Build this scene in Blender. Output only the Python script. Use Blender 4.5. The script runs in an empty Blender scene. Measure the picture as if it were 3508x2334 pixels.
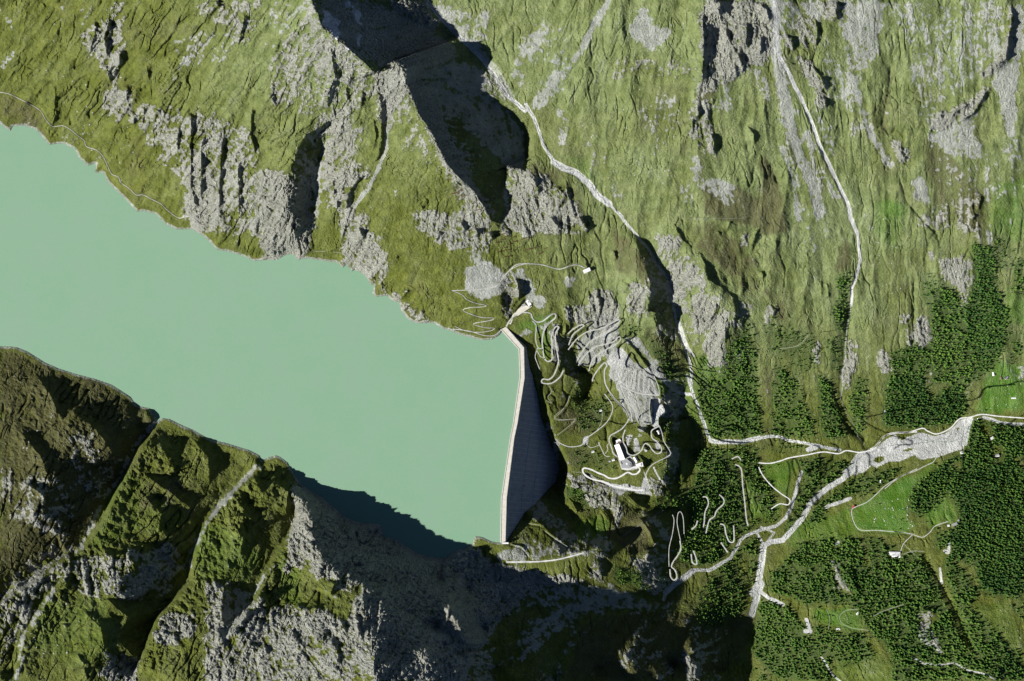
import bpy, bmesh, math, random
import numpy as np
from mathutils import Vector, Matrix

# ---------------------------------------------------------------- camera, sky, sun, exposure
scene = bpy.context.scene
CAM_H = 6500.0            # metres above the lake surface
MPP = 0.96                # metres at lake level for one pixel of the 3508 px wide photograph
W_PX, H_PX = 3508.0, 2334.0
cam_data = bpy.data.cameras.new("camera")
cam = bpy.data.objects.new("camera", cam_data)
scene.collection.objects.link(cam)
cam.location = (0, 0, CAM_H)
cam.rotation_euler = (0, 0, 0)
cam_data.sensor_width = 36.0
cam_data.lens = 36.0 * CAM_H / (W_PX * MPP)
cam_data.clip_start = 100.0
cam_data.clip_end = 120000.0
scene.camera = cam

SUN_EL = 38.0
SHADOW_UP = 20.0          # shadows fall to the right of the picture and this many degrees upwards
sun_from = math.radians(180.0 + SHADOW_UP)       # direction (in the xy plane) the light comes from
world = bpy.data.worlds.new("World")
scene.world = world
world.use_nodes = True
wn = world.node_tree
wn.nodes.clear()
sky = wn.nodes.new("ShaderNodeTexSky")
sky.sky_type = 'NISHITA'
sky.sun_disc = False
sky.sun_elevation = math.radians(SUN_EL)
sky.sun_rotation = math.pi / 2 - sun_from
sky.altitude = 2300
sky.air_density = 0.55
sky.dust_density = 0.0
sky.ozone_density = 3.0
bg = wn.nodes.new("ShaderNodeBackground")
bg.inputs['Strength'].default_value = 0.05
wo = wn.nodes.new("ShaderNodeOutputWorld")
wn.links.new(sky.outputs[0], bg.inputs[0])
wn.links.new(bg.outputs[0], wo.inputs[0])

sun_data = bpy.data.lights.new("sun", 'SUN')
sun_data.energy = 5.0
sun_data.angle = math.radians(0.5)
sun_data.color = (1.0, 0.975, 0.93)
sun = bpy.data.objects.new("sun", sun_data)
scene.collection.objects.link(sun)
sdir = Vector((math.cos(sun_from) * math.cos(math.radians(SUN_EL)),
               math.sin(sun_from) * math.cos(math.radians(SUN_EL)),
               math.sin(math.radians(SUN_EL))))
sun.rotation_euler = sdir.to_track_quat('Z', 'Y').to_euler()
sun.location = (-3000, -1500, 4000)

vs = scene.view_settings
vs.view_transform = 'Standard'
vs.look = 'None'
vs.exposure = 0.95
vs.gamma = 1.0
vs.use_curve_mapping = False
scene.cycles.max_bounces = 4
scene.cycles.diffuse_bounces = 1
# ================================================================ terrain data (photo pixels, metres)
def loc(pts, ox, oy, f):
    return [(ox + p[0] * f,) + (oy + p[1] * f,) + tuple(p[2:]) for p in pts]
FA = 0.5102
SHORE_N = [(0,423),(18,439),(36,451),(43,434),(84,431),(122,444),(148,474),(168,497),(214,492),(255,510),(270,541),(301,569),(326,561),(324,592),(357,594),(367,622),(408,663),(444,699),(469,727),(490,724),(536,735),(561,765),(607,788),(658,786),(699,811),(744,856),(790,866),(833,878),(870,895),(908,893),(951,891),(977,876),(999,871),(1022,891),(1053,886),(1114,896),(1155,901),(1175,919),(1186,907),(1206,932),(1216,924),(1252,945),(1267,975),(1280,978),(1275,1006),(1290,1019),(1323,1014),(1349,1034),(1367,1037),(1372,1062),(1395,1093),(1425,1108),(1487,1108),(1522,1129),(1548,1134),(1563,1144),(1614,1157),(1650,1167),(1686,1165),(1711,1149),(1719,1131)]
DAM_IN = [(1715,1129),(1777.5,1197),(1781,1288),(1758,1450),(1748,1500),(1717,1710),(1714.5,1859)]
DAM_OUT = [(1734,1120),(1795,1191),(1797,1296),(1773,1450),(1762,1500),(1736,1705),(1731.5,1859)]
SHORE_S = [(1714,1859),(1684,1855),(1653,1840),(1627,1835),(1622,1850),(1615,1868),(1551,1891),(1520,1912),(1480,1908),(1440,1899),(1414,1886),(1378,1860),(1343,1843),(1317,1840),(1312,1810),(1297,1794),(1236,1792),(1185,1774),(1144,1738),(1103,1702),(1052,1672),(1026,1651),(1006,1621),(986,1585),(960,1565),(945,1559),(919,1567),(897,1577),(889,1560),(857,1543),(815,1530),(773,1517),(719,1505),(658,1471),(620,1455),(582,1436),(559,1432),(540,1442),(513,1398),(467,1390),(448,1360),(383,1318),(329,1299),(253,1279),(200,1262),(153,1241),(92,1203),(54,1188),(0,1186)]
LAKE = [(-560,250),(-300,330),(-120,400)] + SHORE_N + [(1777.5,1197),(1781,1288),(1758,1450),(1748,1500),(1717,1710)] + SHORE_S + [(-150,1130),(-350,1080),(-560,1060)]
LAKE_NODAM_N = [(-560,250),(-300,330),(-120,400)] + SHORE_N
LAKE_NODAM_S = SHORE_S + [(-150,1130),(-350,1080),(-560,1060)]

PINS = [
 # ridge above the dam and the ground round it
 [(1040,-300,760),(1075,0,650),(1110,110,610),(1180,170,570),(1290,235,520),(1350,210,560),(1382,228,560),(1400,330,500),(1430,400,455),(1480,480,400),(1510,520,370),(1560,600,300),(1640,680,225),(1680,740,185),(1700,780,150)],
 [(700,-150,560),(300,-250,450),(-300,-350,420)], [(-600,50,250)],
 [(900,450,260)],[(900,100,500)],[(600,250,330)],[(450,0,370)],[(450,300,215)],[(100,100,200)],[(100,-100,290)],[(-150,150,150)],[(700,500,220)],[(250,250,170)],[(800,700,120)],
 [(1325,300,470),(1322,380,400),(1305,520,310),(1265,600,245),(1205,715,140),(1155,900,2)],
 [(1130,455,290),(1104,495,240),(1078,610,160),(1068,800,60),(1057,884,2)],
 [(1060,430,340),(1010,500,320),(990,600,262),(975,700,205),(1005,800,125)],
 [(1215,420,410)],[(1180,600,270)],[(1130,750,120)],[(1240,800,110)],
 [(1550,960,88)],[(1600,1030,75)],[(1620,930,98)],[(1500,850,130)],[(1400,850,125)],[(1300,800,140)],[(1450,1020,60)],[(1400,650,260)],[(1500,720,200)],
 [(1705,985,85),(1720,1040,60),(1722,1090,32)],[(1748,1020,12),(1745,1070,12)],
 [(1800,1040,28)],[(1850,1000,45)],[(1950,1000,15)],[(2008,925,60)],[(1900,900,72)],[(1900,800,110)],[(1800,800,130)],[(1750,720,150)],[(1780,900,80)],[(2080,900,50)],[(2120,1000,-10)],
 [(1500,180,380)],[(1600,400,262)],[(1640,550,195)],[(1700,640,165)],[(1660,450,240)],[(1730,770,130)],
 [(1830,590,215),(1900,670,180),(2000,750,130)],[(1850,700,140)],
 # high stream
 [(1400,-200,480),(1460,0,410),(1555,110,360),(1650,200,320),(1740,330,282),(1800,380,264),(1900,540,215),(1980,590,195),(2040,650,170),(2100,710,140),(2180,810,90),(2220,850,60),(2290,955,-15),(2300,1010,-50),(2315,1100,-100),(2360,1235,-175),(2370,1350,-235),(2400,1440,-290),(2430,1510,-332)],
 [(2150,800,112),(2200,870,106),(2222,960,78),(2222,1050,25),(2270,1120,-40)],
 [(2310,765,150),(2360,860,128),(2410,930,98),(2440,1000,62),(2510,1040,30),(2512,1080,10),(2490,1150,-50),(2470,1250,-140)],
 [(2560,1080,-65)],[(2490,970,40)],[(2560,1250,-190)],[(2550,1400,-290)],
 [(2450,0,520),(2400,250,400),(2385,600,240)],[(2200,400,330)],[(2100,100,470)],[(1900,200,372)],[(2000,450,262)],[(2560,750,140)],
 [(2660,0,520),(2665,190,420),(2760,400,300),(2830,550,210),(2900,700,110),(2945,880,20),(2915,1050,-80),(2890,1200,-180),(2900,1350,-270),(2950,1500,-372)],
 [(2870,950,0)],[(2700,1200,-150)],[(2650,1400,-290)],[(2700,1500,-362)],[(2800,1300,-220)],[(2750,900,20)],
 [(3000,0,480)],[(3050,500,220)],[(3100,900,0)],[(3100,1200,-180)],[(3100,1430,-350)],
 [(3450,0,480)],[(3400,500,240)],[(3350,800,80)],[(3400,1100,-150)],[(3508,1300,-350)],[(3300,1380,-385)],
 [(2400,-500,800)],[(3500,-500,760)],[(1800,-400,650)],[(4000,0,500)],[(4000,1000,-50)],
 # valley rivers
 [(4100,1500,-445),(3508,1440,-425),(3300,1435,-418),(3100,1540,-405),(2950,1570,-398),(2850,1680,-388),(2750,1780,-375),(2640,1850,-362),(2610,1900,-355),(2590,2000,-345),(2590,2100,-330),(2570,2334,-275),(2560,2700,-220),(2550,3000,-160)],
 [(2280,2040,-270),(2330,2000,-288),(2400,1960,-308),(2500,1900,-335),(2560,1840,-350),(2640,1800,-362)],
 [(1680,2330,120),(1750,2250,80),(1850,2170,20),(2000,2090,-70),(2150,2080,-160),(2280,2050,-262)],
 # south east forest slope
 [(3000,1800,-335)],[(3200,1700,-345)],[(3300,1550,-385)],[(3508,1600,-350)],[(3508,1900,-210)],[(3400,2334,-10)],[(3100,2334,-80)],[(2900,2200,-180)],[(2800,2334,-150)],[(2700,2100,-285)],[(2900,1950,-285)],[(3600,2500,60)],[(3000,2800,60)],[(4000,1700,-340)],[(4000,2300,40)],[(2700,2600,-110)],
 # wooded hill and gorge
 [(2290,1730,-225)],[(2450,1600,-305)],[(2450,1800,-305)],[(2520,1650,-335)],[(2400,1900,-292)],[(2300,1900,-268)],[(2600,1560,-355)],[(2650,1650,-372)],[(2420,1500,-328)],
 [(2332,1330,-235),(2332,1450,-300),(2322,1550,-312),(2310,1660,-285)],
 [(2255,1270,-120),(2275,1400,-180),(2288,1500,-195),(2292,1580,-205),(2270,1640,-212)],
 [(2200,1500,-170)],[(2200,1400,-150)],[(2150,1250,-92)],[(2100,1150,-48)],[(2050,1080,-20)],[(1990,1110,-8)],[(2200,1150,-40)],
 [(1898,1150,-12),(1912,1200,-32),(1915,1270,-62),(1985,1295,-85),(1985,1330,-100)],
 [(1945,1180,-75),(1960,1250,-120),(2010,1310,-150),(2005,1350,-160)],[(2040,1300,-125)],[(2050,1200,-92)],
 # below the dam
 [(1822,1290,-34),(1838,1340,-61),(1855,1440,-108),(1880,1500,-155),(1890,1530,-170),(1918,1600,-226),(1905,1650,-215),(1850,1710,-155),(1790,1770,-78),(1745,1845,-12)],
 [(1824,1190,-20),(1842,1270,-38),(1860,1340,-52),(1888,1430,-78),(1904,1500,-100),(1932,1560,-128),(1957,1605,-150),(1945,1645,-150),(1932,1690,-150)],
 [(1750,1130,2)],[(1990,1560,-148)],[(1960,1450,-115)],[(1900,1350,-72)],[(1860,1230,-35)],[(1850,1150,-12)],
 [(2130,1570,-168)],[(2030,1645,-186),(2130,1672,-192),(2200,1675,-200)],[(2060,1500,-150)],
 [(2000,1710,-185)],[(2040,1770,-165)],[(2150,1800,-175)],[(2200,1740,-215)],[(1950,1860,-60)],[(1850,1850,-30)],[(1800,1870,-12)],[(1740,1868,4)],
 [(1870,1735,-165),(1920,1770,-165),(1950,1830,-120)],[(1802,1750,-72),(1850,1800,-58),(1900,1840,-48),(1940,1875,-38)],
 [(1625,1895,10),(1700,1930,20),(1800,1927,20),(1900,1915,18),(2010,1890,8),(2070,1870,-8)],
 [(1990,1740,-150),(2030,1830,-120),(2100,1880,-75)],[(2115,1720,-160),(2150,1790,-150),(2165,1830,-140)],
 [(2000,1960,-25)],[(2060,1990,-75)],[(2150,1900,-85)],[(2190,1980,-150)],[(2225,1900,-125)],[(2260,1930,-225)],[(2225,1790,-150),(2250,1850,-160)],[(1850,1985,-15)],
 # southern mountain
 [(1010,1690,66),(1035,1725,90),(1060,1760,118),(1070,1820,160),(1085,1880,200),(1140,1965,238),(1220,2010,254),(1300,2040,274),(1335,2100,308),(1270,2200,398),(1285,2334,478),(1400,2450,458),(1600,2520,372),(1800,2530,326),(1950,2560,228),(2150,2600,98),(2300,2600,-12)],
 [(1500,1985,60)],[(1400,1960,110)],[(1600,2020,30)],[(1500,2150,160)],[(1650,2150,70)],[(1400,2100,210)],[(1700,1990,10)],
 [(1540,2060,196),(1560,2120,250),(1600,2190,268)],[(1450,2230,376),(1500,2310,354)],[(1570,2300,318)],
 [(2130,2225,-55),(2160,2280,8),(2200,2400,-10),(2250,2600,-10)],[(2245,2290,-30),(2270,2400,-50)],[(2352,2150,-190),(2365,2230,-126),(2385,2334,-120),(2400,2600,-110)],
 [(2050,2300,-40)],[(2300,2280,-190)],[(2460,2300,-250)],[(2500,2150,-315)],[(1900,2334,0)],
 # south west mountain: three gullies and the ribs between
 [(535,1442,2),(470,1530,45),(400,1640,100),(340,1780,180),(270,1870,240),(120,1960,325),(0,2040,400),(-200,2150,520)],
 [(893,1577,2),(760,1700,65),(690,1790,120),(650,1900,180),(640,1990,235),(520,2110,325),(470,2250,400),(440,2334,450)],
 [(1006,1718,35),(1006,1800,75),(894,1952,180),(853,2064,265),(750,2187,360)],
 [(725,1520,18),(640,1600,80),(600,1700,135),(540,1800,195),(480,1900,262),(400,2020,400),(350,2150,440),(300,2334,530)],
 [(945,1575,12),(930,1640,58),(870,1800,150),(800,1900,218),(740,2000,292),(640,2200,440),(600,2334,500)],
 [(250,1300,15),(250,1450,120),(200,1600,210),(150,1750,300),(-50,1900,400),(-300,1950,480)],[(430,1390,25),(430,1460,75),(370,1560,125)],
 [(1100,2200,390)],[(1000,2334,520)],[(900,2200,405)],[(1000,2000,270)],[(960,1870,190)],[(1070,2100,300)],
 [(0,2334,560)],[(0,2600,650)],[(800,2700,680)],[(-600,2300,650)],[(-500,1500,250)],
]
# cast shadows traced from the photograph: crest on the left, floor on the right
SHADES = [
 loc([(400,190),(540,290),(640,390),(745,480),(835,465),(870,420),(960,440),(965,560),(1040,760),(1140,910),(1210,1060),(1300,1180),(1420,1290),(1490,1400),(1530,1480),(1600,1505),(1660,1400),(1665,1320),(1610,1250),(1640,1120),(1764,1150),(1764,900),(1700,800),(1640,740),(1500,660),(1300,570),(1220,440),(1330,400),(1300,300),(1220,210),(1120,190),(1000,130),(860,50),(700,-10),(400,-100),(330,0)],900,0,FA),
 loc([(440,820),(400,850),(290,900),(240,1000),(200,1100),(230,1250),(200,1400),(260,1500),(330,1560),(325,1250),(345,1150),(400,990),(340,960),(400,880),(450,850)],900,0,FA),
 loc([(770,620),(790,720),(800,900),(775,1040),(750,1100),(800,1040),(825,980),(832,740),(810,660)],900,0,FA),
 loc([(600,1260),(650,1190),(690,1185),(620,1250),(615,1360),(560,1400),(570,1300)],900,0,FA),
 loc([(215,300),(300,420),(380,510),(397,600),(385,680),(420,800),(470,940),(490,1010),(440,900),(340,720),(230,720),(255,560),(220,400)],2100,700,FA),
 loc([(410,130),(480,180),(535,300),(480,250)],2100,700,FA),
 loc([(570,320),(680,400),(720,500),(760,570),(850,610),(890,680),(890,740),(850,780),(820,870),(800,940),(820,700),(800,620),(720,560),(640,510),(620,400)],2100,700,FA),
 loc([(985,160),(1000,220),(950,290),(925,360),(940,260),(955,200)],2100,700,FA),
 loc([(1600,75),(1645,120),(1640,0),(1580,0)],900+770,0,FA),
 loc([(830,640),(920,640),(935,780),(1000,850),(1035,920),(1045,1005),(1200,1050),(1185,1180),(1100,1290),(1040,1180),(1020,1080),(890,1040),(860,900),(830,800)],1650,950,.3189),
 loc([(160,0),(290,0),(285,140),(320,200),(310,330),(240,390),(235,260),(165,180),(150,100)],2200,1434,.574),
 loc([(260,380),(340,340),(400,410),(330,600),(150,520),(300,500)],2100,1200,FA),
 loc([(595,430),(640,470),(700,500),(790,510),(850,620),(880,620),(925,520),(900,440),(800,350),(720,330),(640,350),(560,390)],1500,1534,FA),
 loc([(880,340),(975,380),(990,420),(940,430)],1500,1534,FA),
 loc([(1110,390),(1160,420),(1200,540),(1140,470)],1500,1534,FA),
 loc([(1270,320),(1310,300),(1430,320),(1420,420),(1340,380)],1500,1534,FA),
 loc([(1060,730),(1130,735),(1190,790),(1140,860),(1090,860),(1080,790)],1500,1534,FA),
 loc([(300,320),(400,340),(530,400),(700,410),(600,510),(540,620),(500,680),(440,620),(330,400)],0,1134,.7653),
 loc([(640,640),(780,640),(800,700),(900,740),(860,800),(760,720)],0,1134,.7653),
 loc([(560,940),(700,945),(740,1000),(800,1050),(760,1080),(640,1040),(640,960)],0,1134,.7653),
 loc([(1010,1140),(1060,1130),(1120,1160),(1080,1260),(1000,1330),(990,1230)],0,1134,.7653),
 loc([(480,1200),(690,1200),(760,1210),(680,1300),(620,1480),(520,1380),(570,1280)],0,1134,.7653),
 loc([(20,560),(110,520),(200,520),(262,580),(250,680),(220,740),(200,800),(160,870),(100,800),(60,780),(110,690)],2200,1434,.574),
]

# the gullied mountain across the lake is gentler than its crest
_P = []
for L in PINS:
    if all(p[1] > 1280 and p[0] < 1001 for p in L): L = [(p[0], p[1], p[2] * (.92 if p[0] < 480 and p[1] < 1800 else .76)) for p in L]
    _P.append(L)
PINS = _P
SHADES = [s for i, s in enumerate(SHADES) if i != 17]
# surface cover traced from the photograph: polygons (value, feather in photo pixels) and bands
A0 = lambda p: loc(p, 0, 0, FA)
A1 = lambda p: loc(p, 900, 0, FA)
A2 = lambda p: loc(p, 1800, 0, FA)
A3 = lambda p: loc(p, 2608, 0, FA)
B0 = lambda p: loc(p, 0, 1134, .7653)
B1 = lambda p: loc(p, 700, 1534, FA)
B2 = lambda p: loc(p, 1500, 1534, FA)
B3 = lambda p: loc(p, 2200, 1434, .574)
B4 = lambda p: loc(p, 2700, 1334, .6377)
M0 = lambda p: loc(p, 900, 700, FA)
M1 = lambda p: loc(p, 2100, 700, FA)
M2 = lambda p: loc(p, 2708, 700, FA)
C1 = lambda p: loc(p, 1650, 950, .3189)
C2 = lambda p: loc(p, 1900, 1350, .2551)
C3 = lambda p: loc(p, 1650, 1500, .3507)

ROCK_POLY = [
 (A0([(1030,700),(1100,690),(1250,800),(1400,760),(1560,820),(1700,900),(1764,1150),(1764,1568),(1290,1560),(1230,1400),(1260,1200),(1150,1150),(1030,1050),(1040,880)]),.47),
 (A0([(1240,1100),(1320,1050),(1460,1150),(1480,1500),(1300,1560),(1240,1350)]),.8),
 (A0([(820,600),(880,620),(900,860),(850,780)]),.8),(A0([(520,220),(680,150),(740,60),(820,0),(830,420),(770,580),(640,400),(560,300)]),.55),
 (A0([(930,700),(1020,680),(1000,990),(940,860)]),.6),(A0([(700,640),(800,560),(860,760),(780,800),(690,740)]),.6),
 (A0([(1330,0),(1764,0),(1700,200),(1600,350),(1560,200),(1350,100)]),.4),
 (A1([(320,0),(440,0),(520,260),(640,380),(750,470),(740,620),(620,760),(560,960),(440,880),(330,800),(60,700),(60,400),(300,100)]),.36),
 (A1([(0,1150),(100,1150),(260,1260),(330,1200),(330,1568),(0,1568)]),.85),
 (A1([(750,480),(940,480),(980,600),(880,760),(840,900),(770,760),(750,600)]),.85),(A1([(830,400),(960,400),(960,500),(830,480)]),.9),
 (A1([(420,950),(600,880),(640,1100),(720,1150),(600,1250),(560,1400),(420,1400),(400,1100)]),.45),
 (A1([(1200,1060),(1460,1340),(1530,1500),(1400,1568),(1280,1440),(1340,1350)]),.5),
 (A1([(850,0),(1080,0),(1180,150),(1110,200),(880,50)]),.9),(A1([(1470,470),(1640,560),(1640,690),(1560,640)]),.6),
 (A1([(400,0),(700,0),(830,300),(1050,420),(1150,700),(1400,1200),(1600,1500),(1500,1400),(1200,1080),(1040,760),(900,480),(620,370),(400,180)]),.9),
 (A1([(1640,1100),(1764,1120),(1764,1568),(1600,1568),(1680,1300)]),.75),
 (A2([(1170,90),(1230,0),(1620,0),(1660,150),(1650,380),(1500,480),(1420,540),(1280,600),(1160,640),(1200,470),(1180,300)]),.8),
 (A2([(1130,640),(1250,680),(1260,900),(1290,1050),(1220,1040),(1150,960),(1090,900)]),.5),
 (A2([(0,1150),(100,1160),(300,1300),(420,1480),(440,1568),(0,1568)]),.65),
 (A2([(640,380),(720,370),(890,420),(1150,400),(1150,540),(860,500),(700,500),(560,540)]),.35),
 (A3([(0,0),(60,50),(70,180),(60,380),(0,380)]),.8),(A3([(400,0),(510,0),(510,130),(440,140)]),.9),
 (A3([(240,100),(370,110),(370,340),(300,330),(240,200)]),.6),(A3([(110,200),(200,260),(220,350),(150,340)]),.8),
 (A3([(240,380),(340,430),(440,580),(430,740),(380,700),(380,600),(260,480)]),.85),
 (A3([(1480,480),(1620,380),(1660,100),(1700,0),(1680,200),(1650,410),(1530,530)]),.9),
 (A3([(1280,740),(1400,680),(1530,580),(1540,620),(1400,760),(1280,840),(1120,890),(1180,790)]),.9),
 (A3([(880,930),(920,940),(1020,1050),(980,1120),(920,1070)]),.9),(A3([(1000,1500),(1350,1300),(1450,1300),(1500,1568),(1250,1568)]),.35),
 (M1([(300,200),(460,210),(480,280),(420,310),(320,310)]),.8),(M1([(380,400),(560,400),(640,500),(500,560),(400,700),(380,560)]),.5),
 (M1([(530,680),(620,620),(690,680),(680,760),(600,860),(530,790)]),1),(M1([(700,740),(780,700),(760,900),(750,1060),(680,1100),(610,960),(640,850)]),.85),
 (M1([(840,200),(900,200),(900,310),(860,280)]),.9),(M1([(100,500),(200,560),(230,700),(140,680)]),.7),(M1([(1010,640),(1090,720),(1030,800)]),.6),
 (M1([(1360,920),(1400,930),(1380,1080),(1355,1060)]),.9),
 (M2([(840,760),(920,760),(930,900),(850,980)]),1),(M2([(740,700),(800,740),(820,960),(780,920)]),.8),(M2([(980,380),(1200,340),(1230,500),(1200,640),(1150,680),(1130,560),(1040,500)]),.7),
 (M2([(370,880),(440,960),(440,1120),(370,1260),(350,1200)]),.8),(M2([(600,980),(660,960),(680,1120),(620,1120)]),.8),(M2([(880,300),(940,300),(950,370)]),.9),
 (M0([(0,0),(340,0),(340,180),(290,370),(230,370),(190,330),(0,390)]),.8),
 (M0([(520,0),(700,60),(720,240),(840,300),(840,440),(760,540),(700,480),(520,400)]),.6),
 (M0([(780,480),(860,620),(990,560),(920,660),(830,610)]),.6),(M0([(1010,40),(1200,60),(1500,60),(1560,200),(1540,310),(1250,290),(1050,200)]),.6),
 (M0([(1560,540),(1700,480),(1764,600),(1700,700),(1640,800),(1600,640)]),.5),(M0([(920,660),(1000,660),(1150,800),(1100,800),(960,760)]),.35),
 (C1([(1160,150),(1400,120),(1450,380),(1500,450),(1400,520),(1180,560),(1200,400)]),1),(C1([(880,330),(1160,300),(1200,420),(1090,500),(940,480)]),.7),
 (C1([(1570,180),(1700,200),(1780,420),(1600,400)]),.8),(C1([(200,100),(400,90),(400,300),(260,330)]),.5),
 (C1([(750,480),(840,520),(860,900),(770,980),(750,700)]),.6),
 (C2([(120,1080),(300,1080),(700,1250),(860,1380),(850,1560),(500,1500),(300,1250)]),.6),(C2([(1230,1150),(1450,1220),(1420,1380),(1330,1370)]),.7),
 (C2([(1420,0),(1764,0),(1700,300),(1500,280),(1450,150)]),.5),
 (B2([(1160,380),(1220,400),(1210,540),(1180,530)]),.8),(B2([(1280,740),(1400,760),(1440,860),(1380,860),(1290,800)]),.6),(B2([(1000,770),(1090,800),(1090,900),(1000,880)]),.8),
 (B2([(0,700),(240,680),(420,790),(600,820),(900,870),(1000,900),(600,960),(300,1300),(100,1568),(0,1568)]),.8),
 (B2([(40,1010),(260,1180),(200,1320),(30,1260)]),.9),(B2([(0,1320),(160,1350),(180,1530),(0,1500)]),.9),
 (B2([(1660,1340),(1764,1460),(1764,1568),(1680,1568)]),1),(B2([(1210,1330),(1250,1390),(1280,1568),(1230,1500)]),.6),
 (B1([(560,270),(760,300),(900,420),(1200,520),(1420,700),(1600,740),(1764,700),(1764,1568),(1130,1568),(1100,1300),(980,1200),(1100,900),(900,850),(760,900),(700,800),(700,600),(610,430)]),.8),
 (B1([(0,1350),(230,1160),(560,1050),(840,1100),(1000,1200),(1130,1400),(1140,1568),(0,1568)]),.56),
 (B1([(580,480),(700,440),(760,600),(640,820),(540,860),(560,640)]),.75),(B1([(0,900),(180,910),(300,960),(240,1150),(100,1290),(0,1200)]),.5),
 (B1([(980,1050),(1150,920),(1260,1080),(1180,1220),(1000,1180)]),.8),(B1([(900,900),(1000,850),(1080,880),(1000,960),(880,960)]),.5),
 (B0([(480,1000),(760,960),(840,1040),(760,1160),(620,1210),(380,1180),(250,1100),(400,980)]),.45),(B0([(0,1150),(150,1000),(280,1080),(130,1300),(0,1500)]),.42),
 (B0([(960,1150),(1176,1200),(1176,1568),(900,1568),(920,1350)]),.6),(B0([(180,960),(330,960),(330,1080),(180,1060)]),.4),
 (B0([(740,1260),(880,1270),(860,1380),(740,1400),(680,1360)]),.7),(B0([(480,1430),(620,1480),(620,1568),(460,1568)]),.7),
 (B0([(0,620),(250,640),(350,800),(300,950),(120,880),(0,820)]),.3),(B0([(300,450),(420,440),(440,620),(560,560),(430,780),(330,640)]),.3),
 (B4([(230,900),(260,900),(290,1040),(360,1090),(330,1100),(260,1060)]),.8),(B4([(700,1200),(780,1200),(760,1300),(860,1420),(700,1350)]),.7),
]
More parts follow.
